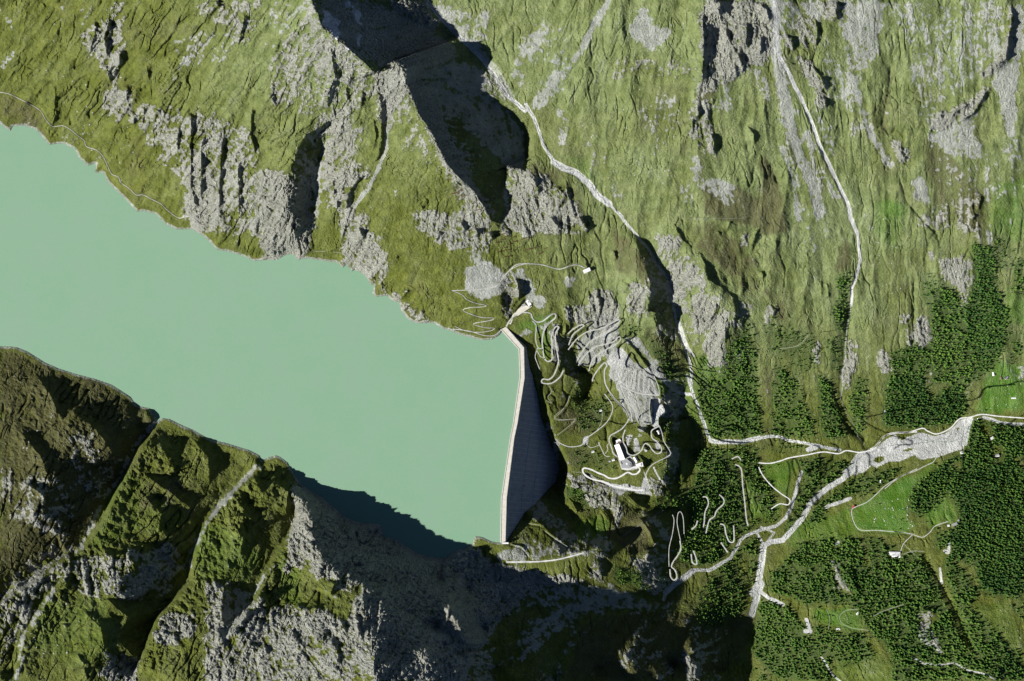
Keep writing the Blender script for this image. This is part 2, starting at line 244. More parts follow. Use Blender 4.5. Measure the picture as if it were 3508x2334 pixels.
SCREE_POLY = [
 (A2([(690,190),(800,40),(850,150),(870,180),(990,200),(900,300),(830,350),(700,250)]),1),
 (A2([(330,400),(200,500),(20,650),(10,690),(80,780),(130,700),(200,640),(300,500),(345,420)]),.75),
 (A2([(220,740),(290,740),(290,860),(250,1010),(210,950)]),.8),(A2([(0,220),(150,190),(100,300),(0,450)]),.8),
 (A2([(850,640),(1060,640),(1040,800),(1000,920),(880,1060),(850,900),(760,780),(720,740)]),.5),
 (A2([(1070,1030),(1160,1040),(1240,1180),(1420,1240),(1400,1380),(1250,1330),(1100,1200)]),.7),(A2([(1020,1210),(1100,1200),(1140,1400),(1080,1380),(1010,1280)]),.7),
 (A2([(1300,580),(1390,560),(1420,780),(1290,740)]),.75),(A2([(460,1060),(560,1090),(500,1260),(700,1260),(640,1420),(520,1240)]),.45),
 (A2([(1320,50),(1420,150),(1460,330),(1330,130)]),.6),(A2([(1240,260),(1290,300),(1340,520),(1500,700),(1400,640),(1300,500)]),.6),(A2([(1480,200),(1560,380),(1660,560),(1640,700),(1530,540),(1480,330)]),.6),
 (A3([(540,0),(830,0),(830,220),(790,370),(700,490),(600,300),(540,180),(600,150)]),.85),
 (A3([(1690,60),(1764,0),(1764,240),(1720,620),(1700,1000),(1640,800),(1540,560),(1640,400)]),1),
 (A3([(1200,720),(1260,760),(1480,700),(1440,900),(1500,1060),(1250,1040),(1150,920)]),.85),(A3([(1380,130),(1660,0),(1660,300),(1500,420),(1290,640),(1370,400)]),.55),
 (A3([(990,1200),(1100,1190),(1150,1390),(1060,1330)]),1),(A3([(590,780),(690,860),(620,920)]),.8),(A3([(1130,920),(1280,1020),(1500,1100),(1480,1300),(1200,1220)]),.35),
 (A3([(540,180),(640,340),(700,560),(620,560),(540,300)]),.55),
 (A1([(1400,100),(1560,60),(1560,200),(1480,400),(1330,240),(1230,200),(1120,0),(1180,0)]),.6),(A1([(1680,440),(1764,180),(1764,600),(1690,600)]),.6),
 (A1([(1330,400),(1480,470),(1620,680),(1500,650),(1300,560),(1230,450)]),.8),(A1([(760,100),(1000,140),(1280,320),(1300,400),(1000,420),(830,250)]),.7),
 (A1([(960,400),(1240,440),(1640,740),(1764,900),(1500,850),(1250,780),(1100,600)]),.55),(A1([(340,1180),(400,990),(390,1300),(340,1560),(320,1400)]),.9),
 (A1([(1610,1220),(1680,1200),(1740,1400),(1700,1568),(1640,1500)]),.6),(A1([(830,480),(930,500),(880,600),(840,760),(820,700)]),1),(A1([(840,1320),(960,1230),(900,1330)]),.5),
 (M0([(1360,440),(1480,370),(1600,420),(1690,520),(1580,620),(1440,640),(1350,570)]),1),(M0([(1640,430),(1764,420),(1764,640),(1720,560)]),.9),(M0([(1380,320),(1480,330),(1480,380),(1390,400)]),.7),
 (C1([(400,0),(520,0),(700,330),(640,370),(480,300),(430,160)]),.8),(C1([(860,0),(1030,0),(960,130),(880,70)]),.7),(C1([(0,0),(330,0),(200,150),(0,220)]),.9),
 (C1([(1200,400),(1450,380),(1480,460),(1150,600),(1100,780),(1250,830),(1350,760),(1400,700),(1000,900),(1180,620)]),.5),
 (C1([(1350,820),(1500,740),(1620,900),(1700,960),(1850,1000),(1880,1100),(1900,1270),(1640,1250),(1450,1150),(1350,1050),(1380,980)]),.95),
 (C1([(1700,640),(1860,900),(2000,1080),(2195,1250),(2195,1290),(1870,1060),(1740,850),(1520,640)]),.9),
 (C1([(1440,1150),(1900,1270),(1800,1400),(1850,1568),(1600,1568),(1480,1330)]),.7),(C1([(1150,640),(1400,560),(1380,660),(1200,720)]),.6),(C1([(940,720),(1100,700),(1050,800),(1000,860)]),.3),
 (C1([(2020,0),(2195,0),(2195,500),(2100,400),(2040,200)]),.5),(C1([(840,1150),(890,1200),(880,1330),(850,1300)]),.8),(C1([(900,1160),(1060,1310),(1000,1380),(920,1300)]),.4),
 (M1([(380,600),(500,560),(520,700),(460,800),(400,740)]),.75),(M1([(240,330),(380,330),(370,470)]),.5),(M1([(1180,0),(1280,0),(1270,110),(1230,110)]),.8),(M1([(1290,0),(1400,0),(1420,200),(1380,420),(1280,300)]),.4),
 (M1([(0,1100),(110,1090),(290,1180),(310,1290),(120,1270),(0,1180)]),.8),
 (C2([(1060,50),(1280,80),(1290,330),(1150,250)]),.6),(C2([(160,1100),(330,1100),(420,1300),(250,1170)]),.6),(C2([(950,480),(1030,350),(1020,480)]),.8),
 (B2([(370,740),(460,680),(640,600),(800,700),(960,650),(1100,620),(1110,700),(700,760),(440,790)]),.7),(B2([(1080,960),(1160,880),(1240,980),(1340,1000),(1200,1010)]),.95),
 (B2([(500,1480),(530,1300),(900,1150),(1200,1060),(1500,1080),(1510,1030),(1250,1010),(950,1000),(540,1240)]),.75),(B2([(380,960),(640,860),(1080,930),(1060,1010),(700,1010),(360,1080)]),.6),
 (B2([(780,1568),(840,1250),(900,1180),(960,1200),(860,1400),(820,1568)]),.5),(B2([(0,600),(220,660),(0,740)]),.2),
 (B1([(420,1200),(700,1250),(1100,1300),(1130,1568),(480,1568),(440,1350)]),.5),
 (M2([(1290,0),(1340,100),(1350,280),(1310,260)]),.8),(M2([(1470,0),(1500,20),(1500,200),(1480,140)]),.7),(M2([(860,0),(960,0),(940,30)]),.8),
 (A3([(0,420),(60,560),(80,700),(0,640)]),.6),(A3([(330,700),(440,820),(500,1060),(430,1020)]),.6),(A3([(280,1180),(400,1200),(390,1440),(330,1300)]),.5),
]
SCREE_LINE = [
 (A2([(560,0),(460,170),(330,410)]),13,1),(A2([(350,0),(240,220),(150,400)]),4,.7),(A2([(310,430),(250,600),(200,780)]),8,.6),
 (A3([(90,0),(100,200),(95,350),(130,550),(180,750),(210,900),(270,1080),(340,1220),(390,1420)]),24,1.0),
 (A3([(190,0),(200,190)]),8,.6),(A3([(380,100),(430,250),(500,420),(540,560),(560,700)]),6,.8),(A3([(600,490),(650,640),(700,760),(740,900),(800,1010),(870,1110)]),14,.9),
 (A3([(850,700),(830,850),(820,950)]),5,.4),(A3([(130,980),(180,1080),(220,1200),(250,1400),(245,1480)]),12,.8),
 (A1([(550,1568),(600,1400),(700,1280),(770,1150),(830,1000),(835,720),(900,560)]),9,1),(A1([(500,1300),(480,1200),(520,1080),(600,900),(600,700)]),5,.7),
 (A1([(10,300),(100,180),(200,60)]),5,.5),(A1([(150,900),(160,700),(240,450),(300,300)]),5,.6),
 (A0([(0,80),(60,150),(100,230),(90,340),(30,430),(0,480)]),12,.5),(A0([(800,0),(800,150),(780,260)]),6,.7),(A0([(690,780),(860,800),(760,880)]),10,.5),
 (A0([(1340,700),(1290,950),(1290,1300),(1340,1420)]),5,.9),(A0([(1400,820),(1350,1000),(1400,1130),(1380,1300),(1330,1450)]),8,.9),(A0([(1550,850),(1500,1050),(1480,1200)]),16,.7),(A0([(1200,830),(1210,1050)]),6,.6),(A0([(1620,1000),(1640,1500)]),5,.7),(A0([(1764,1200),(1720,1350),(1710,1560)]),9,.9),
 (A0([(1400,270),(1300,330),(1220,420)]),18,.5),(A0([(1764,30),(1600,90)]),6,.6),
 (B0([(700,410),(600,520),(540,640),(460,760),(400,880),(360,970)]),9,.9),(B0([(360,970),(200,1060),(100,1100),(0,1200)]),6,.8),(B0([(300,1080),(200,1220),(110,1360),(70,1568)]),14,.7),
 (B0([(1176,600),(1100,660),(1000,760),(920,880),(860,980),(845,1080)]),9,.9),(B0([(720,1240),(650,1400)]),7,.6),
 (B1([(390,90),(250,230),(100,390),(10,520)]),12,.9),(B1([(590,520),(500,700),(500,900),(520,1100)]),4,.8),(B1([(480,760),(380,900),(310,1020),(220,1180)]),8,.7),(B1([(960,860),(880,940),(840,1100)]),6,.8),
 (M2([(760,700),(800,780),(820,950)]),5,.7),(M2([(930,1120),(940,1300)]),6,.6),
 (C1([(420,620),(520,590),(620,560),(720,490)]),9,.8),
]
GRAVEL_LINE = [
 (B3([(655,1170),(680,1080),(700,950),(712,850),(722,765)]),19,1),(B3([(670,1040),(700,990)]),28,1),(B3([(700,1030),(760,1075),(840,1110)]),11,1),(B3([(715,765),(770,735),(840,725),(900,660),(960,590),(1000,510),(1060,450),(1120,405),(1200,360),(1240,300),(1280,250)]),15,1),
 (B3([(1220,330),(1300,250)]),26,1),(B3([(1240,300),(1310,315),(1350,280)]),12,1),
 (B3([(345,-40),(360,0),(380,70),(410,130),(480,140),(560,145),(650,125),(740,110),(810,105),(870,130),(960,145),(1040,160),(1100,175),(1180,190)]),8,1),(B3([(410,130),(440,140),(500,140),(600,140),(700,115)]),13,.9),
 (B3([(990,185),(1040,170)]),16,.9),(B3([(130,1080),(150,1010),(200,990),(250,940),(310,905),(400,905),(470,865),(520,840),(560,780),(590,720),(640,690),(720,665),(800,640),(850,600),(890,530),(910,470),(930,380),(950,320)]),9,.95),(B3([(140,1040),(200,985),(260,945),(300,910)]),19,.7),
 (B3([(690,690),(715,740)]),6,.9),(B3([(1100,530),(1120,515),(1180,500),(1240,480)]),10,.9),(B3([(710,650),(790,680),(740,740)]),7,.6),
 (B4([(1050,150),(1100,165),(1140,180),(1267,190)]),8,1),(B4([(980,160),(960,220),(950,290)]),14,1),
 ([(1400,-150),(1460,0),(1500,50),(1555,110),(1600,150),(1650,200),(1700,270),(1740,330),(1800,380)],12,.85),([(1500,30),(1600,140),(1690,230),(1750,330)],26,.45),
 (A2([(0,700),(60,800),(120,970),(190,1080),(250,1120)]),9,1),(A2([(190,1090),(250,1130),(340,1160),(420,1230),(480,1310),(560,1370)]),20,.9),(A2([(550,1360),(600,1410),(650,1450)]),7,.9),
 (M1([(160,220),(230,290),(300,410),(370,500),(395,600),(420,780),(470,930),(510,1050),(530,1150),(530,1270),(570,1350),(600,1450),(640,1560)]),7,1),(M1([(500,1150),(540,1280),(420,1260),(290,1140),(240,1100)]),10,.7),(M1([(440,790),(500,960),(540,1020)]),10,.6),
 (A3([(90,-60),(100,200),(100,350),(190,500),(270,670),(340,830),(390,980),(450,1100),(530,1270),(580,1360),(600,1460),(640,1560)]),11,1),
 (M2([(385,0),(400,100),(450,200),(470,370),(440,500),(410,560),(410,680)]),8,1),(M2([(410,680),(380,830),(360,1100),(340,1300)]),4,.5),
 (A3([(90,0),(100,180),(95,340)]),20,.6),
 (B4([(815,960),(825,1040)]),7,.9),(B4([(100,1240),(120,1300),(90,1300)]),12,.9),(B4([(180,1440),(230,1520),(280,1568)]),5,.9),(B4([(670,1440),(730,1475),(830,1480),(900,1470),(960,1510),(1070,1530),(1110,1560)]),5,.7),(B4([(865,830),(860,880),(840,870)]),10,.8),
 (B4([(260,830),(270,820)]),10,.6),
 (C2([(1330,980),(1370,1080),(1400,1150),(1470,1210)]),5,.9),(C3([(1590,340),(1640,500)]),4,.8),
]
GRAVEL_POLY = [
 (B4([(340,385),(365,345),(470,315),(515,285),(570,243),(600,262),(650,252),(720,232),(780,250),(840,235),(880,205),(920,165),(990,152),(970,200),(945,260),(945,320),(860,345),(790,370),(700,375),(680,350),(600,385),(540,390),(470,425),(440,400),(420,400),(390,440),(360,470)]),1),
 (C2([(1290,80),(1400,50),(1430,150),(1510,230),(1490,290),(1400,310),(1410,430),(1330,460),(1300,330)]),1),
 (C2([(420,1040),(560,1150),(700,1190),(880,1225),(960,1210),(1170,1255),(1190,1140),(1220,1130),(1240,1230),(1330,1375),(1260,1345),(1130,1330),(1040,1300),(960,1310),(880,1370),(760,1280),(680,1210),(440,1110)]),.95),
 (C2([(960,560),(1050,540),(1000,700),(970,720)]),.9),(C2([(1060,600),(1110,600),(1150,780),(1060,780)]),.9),(C2([(370,600),(420,560),(460,570),(440,690),(370,690)]),.8),
 (C2([(800,620),(880,600),(910,660),(1050,880),(1150,1000),(1040,1030),(900,1020),(870,920),(800,740)]),.7),
 (C1([(1340,900),(1400,800),(1520,760),(1640,930),(1480,960),(1370,960)]),.7),(C2([(1330,600),(1400,640),(1430,740),(1370,760)]),.9),
]
GRAVEL_HOLE = [B4([(455,385),(470,365),(515,362),(515,385),(490,398)]),B4([(615,325),(650,315),(680,322),(640,335)]),B4([(895,210),(920,205),(910,225)]),B4([(770,240),(830,235),(790,248)]),B4([(590,260),(640,255),(610,275)])]
BROWN_POLY = [
 (A0([(0,620),(250,700),(330,900),(300,960),(0,850)]),.55),(B0([(0,100),(300,180),(600,300),(700,400),(500,700),(350,950),(0,1150)]),.55),(B0([(600,640),(900,700),(880,900),(600,850)]),.4),(A2([(1240,470),(1300,600),(1200,700),(1150,640)]),.8),
 (A2([(1180,1200),(1400,1250),(1700,1400),(1700,1568),(1200,1450)]),.8),(A3([(0,1000),(120,1200),(180,1568),(0,1568)]),.8),(A3([(1100,900),(1240,1000),(1500,1300),(1500,1568),(1200,1500),(1090,1100)]),.6),
 (M1([(480,150),(560,300),(720,420),(860,600),(1000,560),(960,400),(900,300),(700,120)]),.6),(M1([(1000,500),(1150,700),(1200,850),(1080,760)]),.6),(M1([(140,330),(220,330),(260,560),(180,560)]),.8),(M1([(560,330),(640,400),(680,540),(620,420)]),.6),(M1([(680,560),(800,620),(820,740),(760,640)]),.6),
 (M1([(200,820),(420,830),(500,1100),(400,1180),(290,1100)]),.5),(M1([(0,150),(200,330),(200,500),(0,450)]),.6),(M1([(1000,1080),(1090,1080),(1100,1568),(1040,1568)]),.5),
 (M2([(720,540),(820,500),(830,640),(740,640)]),.6),(M2([(350,240),(420,300),(420,420),(280,480),(290,400)]),.7),
 (B2([(1220,380),(1450,480),(1460,680),(1300,740),(1100,560),(1200,520)]),.7),(B3([(0,600),(80,780),(0,700)]),.7),(C2([(0,0),(350,100),(700,300),(600,480),(300,450),(0,200)]),.4),(C1([(620,480),(900,500),(860,1100),(1040,1200),(700,1200)]),.35),
 (B3([(330,950),(600,850),(640,960),(600,1150),(360,1000)]),.4),(M2([(240,1000),(330,1000),(330,1300),(260,1200)]),.3),(A1([(60,400),(300,260),(300,500),(80,740)]),.4),
 (A3([(820,620),(870,420),(890,430),(850,700),(830,930),(800,920)]),.8),(A1([(1200,1080),(1480,1330),(1500,1500),(1300,1300)]),.4),
 (A1([(1764,1100),(1764,1568),(1600,1568),(1700,1300)]),.4),(A2([(0,1060),(300,1180),(400,1400),(420,1568),(0,1568)]),.5),
]
VIVID_POLY = [
 (B4([(380,620),(520,540),(700,450),(800,370),(760,440),(680,520),(650,620),(640,680),(690,740),(620,780),(380,760),(350,680),(360,640)]),1),(B3([(700,280),(860,240),(940,240),(900,330),(880,480),(770,400)]),.7),
 (B4([(130,1180),(330,1170),(380,1220),(400,1300),(250,1290),(150,1250)]),.9),(B3([(600,400),(640,380),(740,560),(760,600),(640,600)]),.7),(B4([(730,660),(850,550),(900,650),(920,700),(760,740)]),.8),
 (M2([(1330,1120),(1400,1060),(1568,1080),(1568,1400),(1250,1400)]),1),(A3([(820,1350),(900,1380),(900,1500),(840,1430)]),.8),(M2([(640,0),(760,0),(740,80),(640,60)]),.8),(M2([(560,0),(800,0),(700,300),(560,200)]),.4),
 (A3([(1560,1250),(1764,1200),(1764,1568),(1540,1568)]),.6),(M2([(1350,0),(1568,0),(1568,280),(1380,200)]),.4),(M2([(1450,560),(1568,620),(1568,800),(1460,800)]),.7),
 (B4([(0,700),(130,700),(330,640),(380,760),(300,810),(80,820),(0,870)]),.6),(B3([(770,520),(840,520),(800,600)]),.8),(B4([(380,1300),(560,1500),(560,1568),(200,1568)]),.3),(B4([(980,1180),(1180,1130),(1267,1400),(1267,1480),(1000,1260)]),.3),
 (C1([(360,540),(560,420),(740,400),(760,700),(700,900),(640,860),(600,600)]),.7),(B2([(930,480),(1080,470),(1180,540),(1100,640),(900,620)]),.6),(C2([(420,700),(800,820),(860,1000),(700,1080),(220,980),(150,750)]),.15),
 (B0([(550,620),(680,700),(880,850),(600,920),(400,980),(500,720)]),.2),(B0([(900,860),(1100,900),(1150,1080),(900,1100),(850,1000)]),.25),(B1([(0,560),(200,650),(400,700),(300,900),(0,880)]),.3),(B1([(500,700),(640,820),(640,1060),(540,1060)]),.3),
 (B0([(190,1200),(480,1200),(520,1480),(300,1500),(120,1400)]),.2),(A2([(200,1020),(420,1080),(500,1260),(350,1140)]),.3),(M1([(540,1040),(760,1000),(720,1200),(560,1180)]),.6),(M1([(200,1200),(620,1100),(960,1200),(1000,1568),(680,1568)]),.4),
 (B2([(850,250),(960,280),(1000,340),(880,330)]),.8),(B2([(1180,800),(1400,840),(1420,940),(1200,900)]),.5),
]
FOREST = [  # polygon, trees per 1000 square photo pixels
 (M1([(740,1060),(830,880),(900,850),(950,1000),(980,1300),(1010,1568),(650,1568),(560,1300),(560,1180),(720,1180)]),7.5),
 (M1([(860,760),(900,780),(950,960),(900,980)]),5),(M1([(560,1030),(700,1100),(720,1200),(560,1180)]),3),
 (M1([(1060,840),(1200,840),(1240,960),(1130,1060),(1080,1000)]),4),(M1([(1080,1080),(1250,1160),(1240,1400),(1290,1568),(1060,1568)]),6.5),
 (M1([(1000,700),(1080,800),(1060,900),(1010,860)]),3),
 (M2([(0,860),(100,840),(170,900),(220,1080),(60,1160),(0,1100)]),4),(M2([(0,1150),(60,1150),(70,1300),(160,1400),(170,1568),(0,1568)]),6),(M2([(180,1160),(270,1160),(320,1400),(380,1568),(200,1568)]),8),
 (M2([(220,900),(360,880),(340,1100),(260,1100)]),4),(M2([(420,1180),(520,1160),(500,1400),(480,1568),(440,1568),(390,1360)]),7),(M2([(280,480),(410,460),(400,620),(380,830),(330,860),(270,720),(320,600)]),5),
 (M2([(640,1160),(900,1160),(930,1300),(1180,1160),(1190,1400),(1080,1470),(870,1500),(620,1500)]),10),(M2([(680,1000),(880,950),(1000,920),(1200,1000),(1260,1180),(1160,1200),(930,1200),(660,1170)]),8),
 (M2([(930,560),(1060,560),(1200,700),(1260,1180),(1160,1150),(1000,980),(940,860)]),7.5),(M2([(1240,260),(1360,290),(1380,560),(1460,720),(1460,920),(1380,1060),(1260,1170),(1200,860),(1180,700),(1230,520),(1220,350)]),10),
 (M2([(1370,200),(1500,280),(1480,440),(1390,420)]),4),(M2([(1500,400),(1568,360),(1568,620),(1500,590)]),7),(M2([(1470,880),(1568,840),(1568,1000),(1470,1080)]),5),
 (M2([(880,460),(1000,500),(1060,620),(960,760),(870,640)]),3.5),(M2([(840,880),(760,960),(720,1040),(860,1080)]),4),(M2([(1200,1500),(1250,1440),(1340,1450),(1568,1500),(1568,1568),(1220,1568)]),9),(M2([(1250,1380),(1568,1380),(1568,1405),(1250,1400)]),4),
 (B3([(400,0),(700,0),(690,90),(560,110),(430,110)]),7),(B3([(280,200),(400,170),(560,200),(545,260),(590,400),(610,620),(640,640),(640,690),(560,700),(500,760),(470,850),(330,880),(240,860),(210,800),(250,700),(300,640),(270,500),(300,400),(320,280)]),7.5),
 (B3([(200,440),(290,420),(260,520),(240,600),(200,520),(80,460)]),5.5),(B3([(60,450),(200,520),(200,600),(120,600),(60,520)]),3.5),(B3([(570,230),(690,170),(700,300),(780,440),(800,600),(750,600),(680,480),(600,340)]),7),
 (B3([(480,160),(700,150),(700,230),(560,210)]),4.5),(B3([(720,150),(900,150),(1000,180),(960,200),(780,200)]),3),(B3([(920,240),(1060,230),(1240,250),(1240,290),(1180,360),(1060,430),(980,520),(940,600),(880,660),(820,680),(890,600),(920,480),(960,320)]),6),
 (B3([(1300,340),(1500,290),(1568,300),(1480,370),(1400,430),(1240,470),(1100,520),(1110,600),(1050,610),(960,640),(1010,560),(1060,480),(1200,400)]),7),(B3([(640,600),(740,600),(790,640),(660,680)]),4),
 (B3([(560,760),(680,690),(700,900),(640,1000),(600,1150),(520,1210),(380,1290),(340,1180),(320,1050),(460,880)]),5),(B3([(340,1100),(540,1020),(600,1050),(590,1150),(360,1290)]),6),
 (B3([(100,20),(200,0),(240,150),(180,150),(130,100)]),4),(B3([(180,240),(240,260),(240,380),(120,360),(60,300)]),4),(B3([(130,0),(300,0),(300,180),(280,0)]),3),(B3([(80,920),(150,920),(140,970)]),3),
 (B3([(930,750),(1140,710),(1160,760),(1280,720),(1340,700),(1450,740),(1568,790),(1568,1110),(1500,1120),(1400,1170),(1290,1150),(1100,1060),(1000,1120),(880,1060),(740,1030),(740,950),(830,870)]),7.5),
 (B3([(700,1070),(860,1110),(920,1180),(1000,1290),(1080,1390),(1150,1560),(820,1568),(660,1400),(680,1250)]),8),(B3([(1040,1300),(1160,1260),(1340,1330),(1390,1420),(1260,1470),(1080,1450)]),6),(B3([(660,1480),(800,1560),(680,1568)]),5),
 (B4([(950,170),(1267,200),(1267,1120),(1170,1120),(1040,1080),(990,900),(900,860),(860,780),(930,710),(900,600),(840,540),(820,600),(760,650),(720,660),(700,700),(650,650),(650,580),(690,510),(780,430),(880,370),(960,330),(960,240)]),10.5),
 (B4([(80,830),(400,790),(480,800),(560,860),(700,880),(760,960),(820,1060),(900,1240),(1010,1440),(1100,1560),(560,1568),(560,1430),(420,1290),(380,1220),(340,1170),(180,1160),(150,1100),(0,1080),(0,920)]),8.5),
 (B4([(790,770),(900,740),(1000,900),(960,960),(1020,1110),(980,1180),(1100,1290),(1240,1420),(1267,1500),(1267,1568),(1120,1568),(1020,1440),(930,1270),(870,1090),(830,950),(870,850),(790,860)]),7),(B4([(1180,1160),(1267,1140),(1267,1260)]),6),(B4([(1100,1400),(1267,1480),(1267,1568),(1150,1568)]),3.5),
 (B4([(120,1250),(300,1300),(380,1260),(420,1340),(460,1440),(380,1480),(240,1460),(140,1350)]),5.5),(B4([(560,700),(640,690),(620,720)]),3),(B4([(690,690),(720,680),(750,740)]),3),
]
FOREST_HOLE = [B4([(880,400),(905,385),(935,390),(945,420),(925,445),(895,440)]),B4([(1020,200),(1080,190),(1110,260),(1080,290)]),B4([(1090,310),(1150,290),(1160,360),(1130,395),(1100,380)]),B4([(710,870),(740,880),(830,1050),(860,1060),(910,1220),(1010,1430),(960,1400),(870,1210),(800,1060)]),
 B4([(240,890),(290,1040),(370,1110),(330,1110),(260,1070)]),B4([(390,800),(420,800),(440,960),(410,980)]),B4([(180,1160),(330,1150),(380,1220),(420,1300),(250,1300),(150,1240)]),B4([(1195,340),(1267,380),(1267,420),(1200,380)]),B4([(890,910),(930,920),(1040,1050),(1020,1080)]),
 B4([(540,860),(620,860),(620,910),(545,905)]),M2([(900,1120),(940,1120),(950,1330),(930,1330)]),M2([(1140,1060),(1160,1060),(1180,1300),(1160,1300)]),B4([(1050,90),(1200,100),(1200,130),(1050,130)]),B3([(600,800),(650,800),(620,1000),(590,950)]),
 B4([(700,1190),(800,1200),(820,1230),(720,1300)])]
SNOW_POLY = [(A1([(400,60),(440,80),(520,160),(500,260),(560,320),(640,340),(520,290),(430,200),(400,160)]),1),(A1([(560,0),(640,60),(700,200),(780,250),(800,300),(700,220),(620,120),(540,40)]),.6),(A1([(600,200),(680,240),(650,320)]),.6)]
DARKDUST = []

ROCK_POLY += [(A1([(400,0),(700,0),(1000,130),(1300,320),(1300,400),(1220,440),(1000,430),(830,300),(640,380),(420,190)]),.8)]
SCREE_POLY += [(A1([(700,30),(1000,140),(1290,330),(1310,400),(1220,430),(1300,560),(1640,740),(1764,900),(1764,1150),(1640,1130),(1500,1000),(1250,760),(1000,480),(830,300)]),.8),
 (B2([(380,960),(640,860),(1080,930),(1500,1040),(1500,1090),(1200,1080),(900,1180),(540,1480),(420,1480),(560,1200),(940,1010),(500,1100)]),.6)]
BROWN_POLY += [(B2([(1500,1100),(1250,1090),(960,1200),(860,1568),(1740,1568),(2000,1480),(2100,1300),(2140,1100)]),.7)]

GRAVEL_LINE += [([(2120,728),(2150,770),(2185,815)],8,.8)]
SCREE_POLY += [(C1([(1150,560),(1300,470),(1480,460),(1520,620),(1440,760),(1300,900),(1150,1000),(1000,930),(1060,800),(980,700)]),.9),(C1([(430,560),(620,540),(740,480),(700,560),(560,620),(420,640)]),.6),(C1([(620,700),(700,900),(660,1000),(600,900)]),.4),
 (C2([(1000,0),(1290,60),(1290,330),(1200,500),(1100,780),(1060,700),(1100,400),(1020,250)]),.8),(C2([(120,1080),(420,1100),(560,1250),(420,1400),(250,1250)]),.8),(C2([(1240,1150),(1440,1230),(1420,1370),(1330,1370)]),.8),(C2([(780,560),(960,470),(900,640),(820,620)]),.5),
 (A3([(160,760),(330,900),(420,1150),(560,1330),(480,1350),(300,1150),(200,960)]),.55),(A3([(400,250),(560,500),(640,760),(560,760),(430,480)]),.45),(A2([(700,60),(900,300),(1100,220),(1160,150),(900,120)]),.4)]
for k in range(26):
    x0 = 40 + 33 * k; SCREE_LINE.append((A3([(x0 + 30, 520 + 37 * (k % 5)), (x0 + 60, 760 + 20 * (k % 4)), (x0 + 120 - 2 * k, 1100 + 60 * (k % 3))]), 3.2, .62)) if k % 2 else None
for k in range(16):
    x0 = 20 + 62 * k; SCREE_LINE.append((A2([(x0 + 150, 30 + 60 * (k % 3)), (x0 + 90, 230 + 50 * (k % 4)), (x0 + 10, 420 + 60 * (k % 3))]), 3.0, .55))
for k in range(14):
    x0 = 60 + 90 * k; SCREE_LINE.append((A1([(x0 + 60 if x0 < 300 else x0 + 500, 500 + 40 * (k % 4)), (x0 + 20 if x0 < 300 else x0 + 460, 700 + 50 * (k % 3)), (x0 - 10 if x0 < 300 else x0 + 420, 900 + 40 * (k % 3))]), 2.6, .5))

SCREE_POLY += [(A3([(830,0),(1680,0),(1640,400),(1500,480),(1290,640),(1200,720),(1120,900),(1000,600),(1000,300),(880,200)]),.50),(A3([(120,0),(540,0),(560,200),(380,120),(200,200)]),.6),(A2([(1620,0),(1764,0),(1764,250),(1700,250)]),.7),(A3([(1130,900),(1500,1050),(1764,900),(1764,1300),(1300,1400),(1160,1200)]),.38),
 (A2([(0,150),(240,60),(330,420),(200,560),(60,560)]),.35),(A2([(380,900),(600,1000),(640,1300),(420,1150)]),.35),(A0([(1150,250),(1400,200),(1764,0),(1764,150),(1500,420),(1200,500)]),.42),(A0([(400,0),(700,60),(560,200),(300,300)]),.25),(A1([(40,0),(330,0),(100,330),(0,420)]),.45)]

BROWN_POLY += [(C2([(100,700),(500,760),(820,860),(860,1020),(600,1010),(200,960)]),.5),(C2([(300,100),(740,100),(700,400),(400,540),(60,600),(20,200)]),.5),(B2([(820,240),(1000,260),(1180,380),(1220,560),(1000,480),(840,340)]),.4)]
FOREST += [(C2([(400,60),(720,60),(740,250),(600,440),(440,520),(300,420),(330,200)]),4.2),(C2([(100,720),(500,760),(820,900),(840,1020),(560,990),(220,960)]),2.6),(B2([(850,240),(1000,270),(1100,420),(960,400),(860,330)]),4),(B2([(1180,800),(1400,840),(1430,950),(1200,900)]),3.5),
 (C1([(1750,600),(1900,700),(2100,1000),(2190,1200),(2050,1130),(1880,930)]),5),(C1([(1350,600),(1600,500),(1740,600),(1600,700)]),2.5),(C1([(880,1040),(1040,1100),(1100,1290),(1300,1270),(1350,1500),(1100,1560),(980,1400)]),3.2)]
SCREE_LINE += [(A3([(140,350),(230,620),(330,900),(420,1180),(520,1380)]),3.4,.9),(A3([(110,400),(150,700),(170,950),(215,1180)]),3.4,.9),(A3([(170,480),(240,760),(300,1000),(390,1240)]),3,.8),(A3([(420,250),(470,450),(520,640),(500,860)]),3,.7),(A3([(560,560),(600,720),(560,880)]),3,.7)]

GRAVEL_POLY += [(C1([(1350,820),(1500,740),(1620,900),(1700,960),(1850,1000),(1880,1100),(1900,1270),(1640,1250),(1450,1150),(1350,1050),(1380,980)]),.46),(C1([(1200,400),(1450,380),(1500,470),(1460,640),(1300,740),(1180,620)]),.44),(C1([(1440,1150),(1900,1270),(1800,1400),(1850,1568),(1600,1568),(1480,1330)]),.40),
 (M0([(1360,440),(1480,370),(1600,420),(1690,520),(1580,620),(1440,640),(1350,570)]),.40),(C1([(1700,640),(1860,900),(2000,1080),(2195,1250),(2195,1290),(1870,1060),(1740,850),(1520,640)]),.46)]
BROWN_POLY += [(B0([(0,60),(200,160),(480,240),(600,330),(690,410),(560,600),(420,860),(330,980),(100,1060),(0,1100)]),.8)]
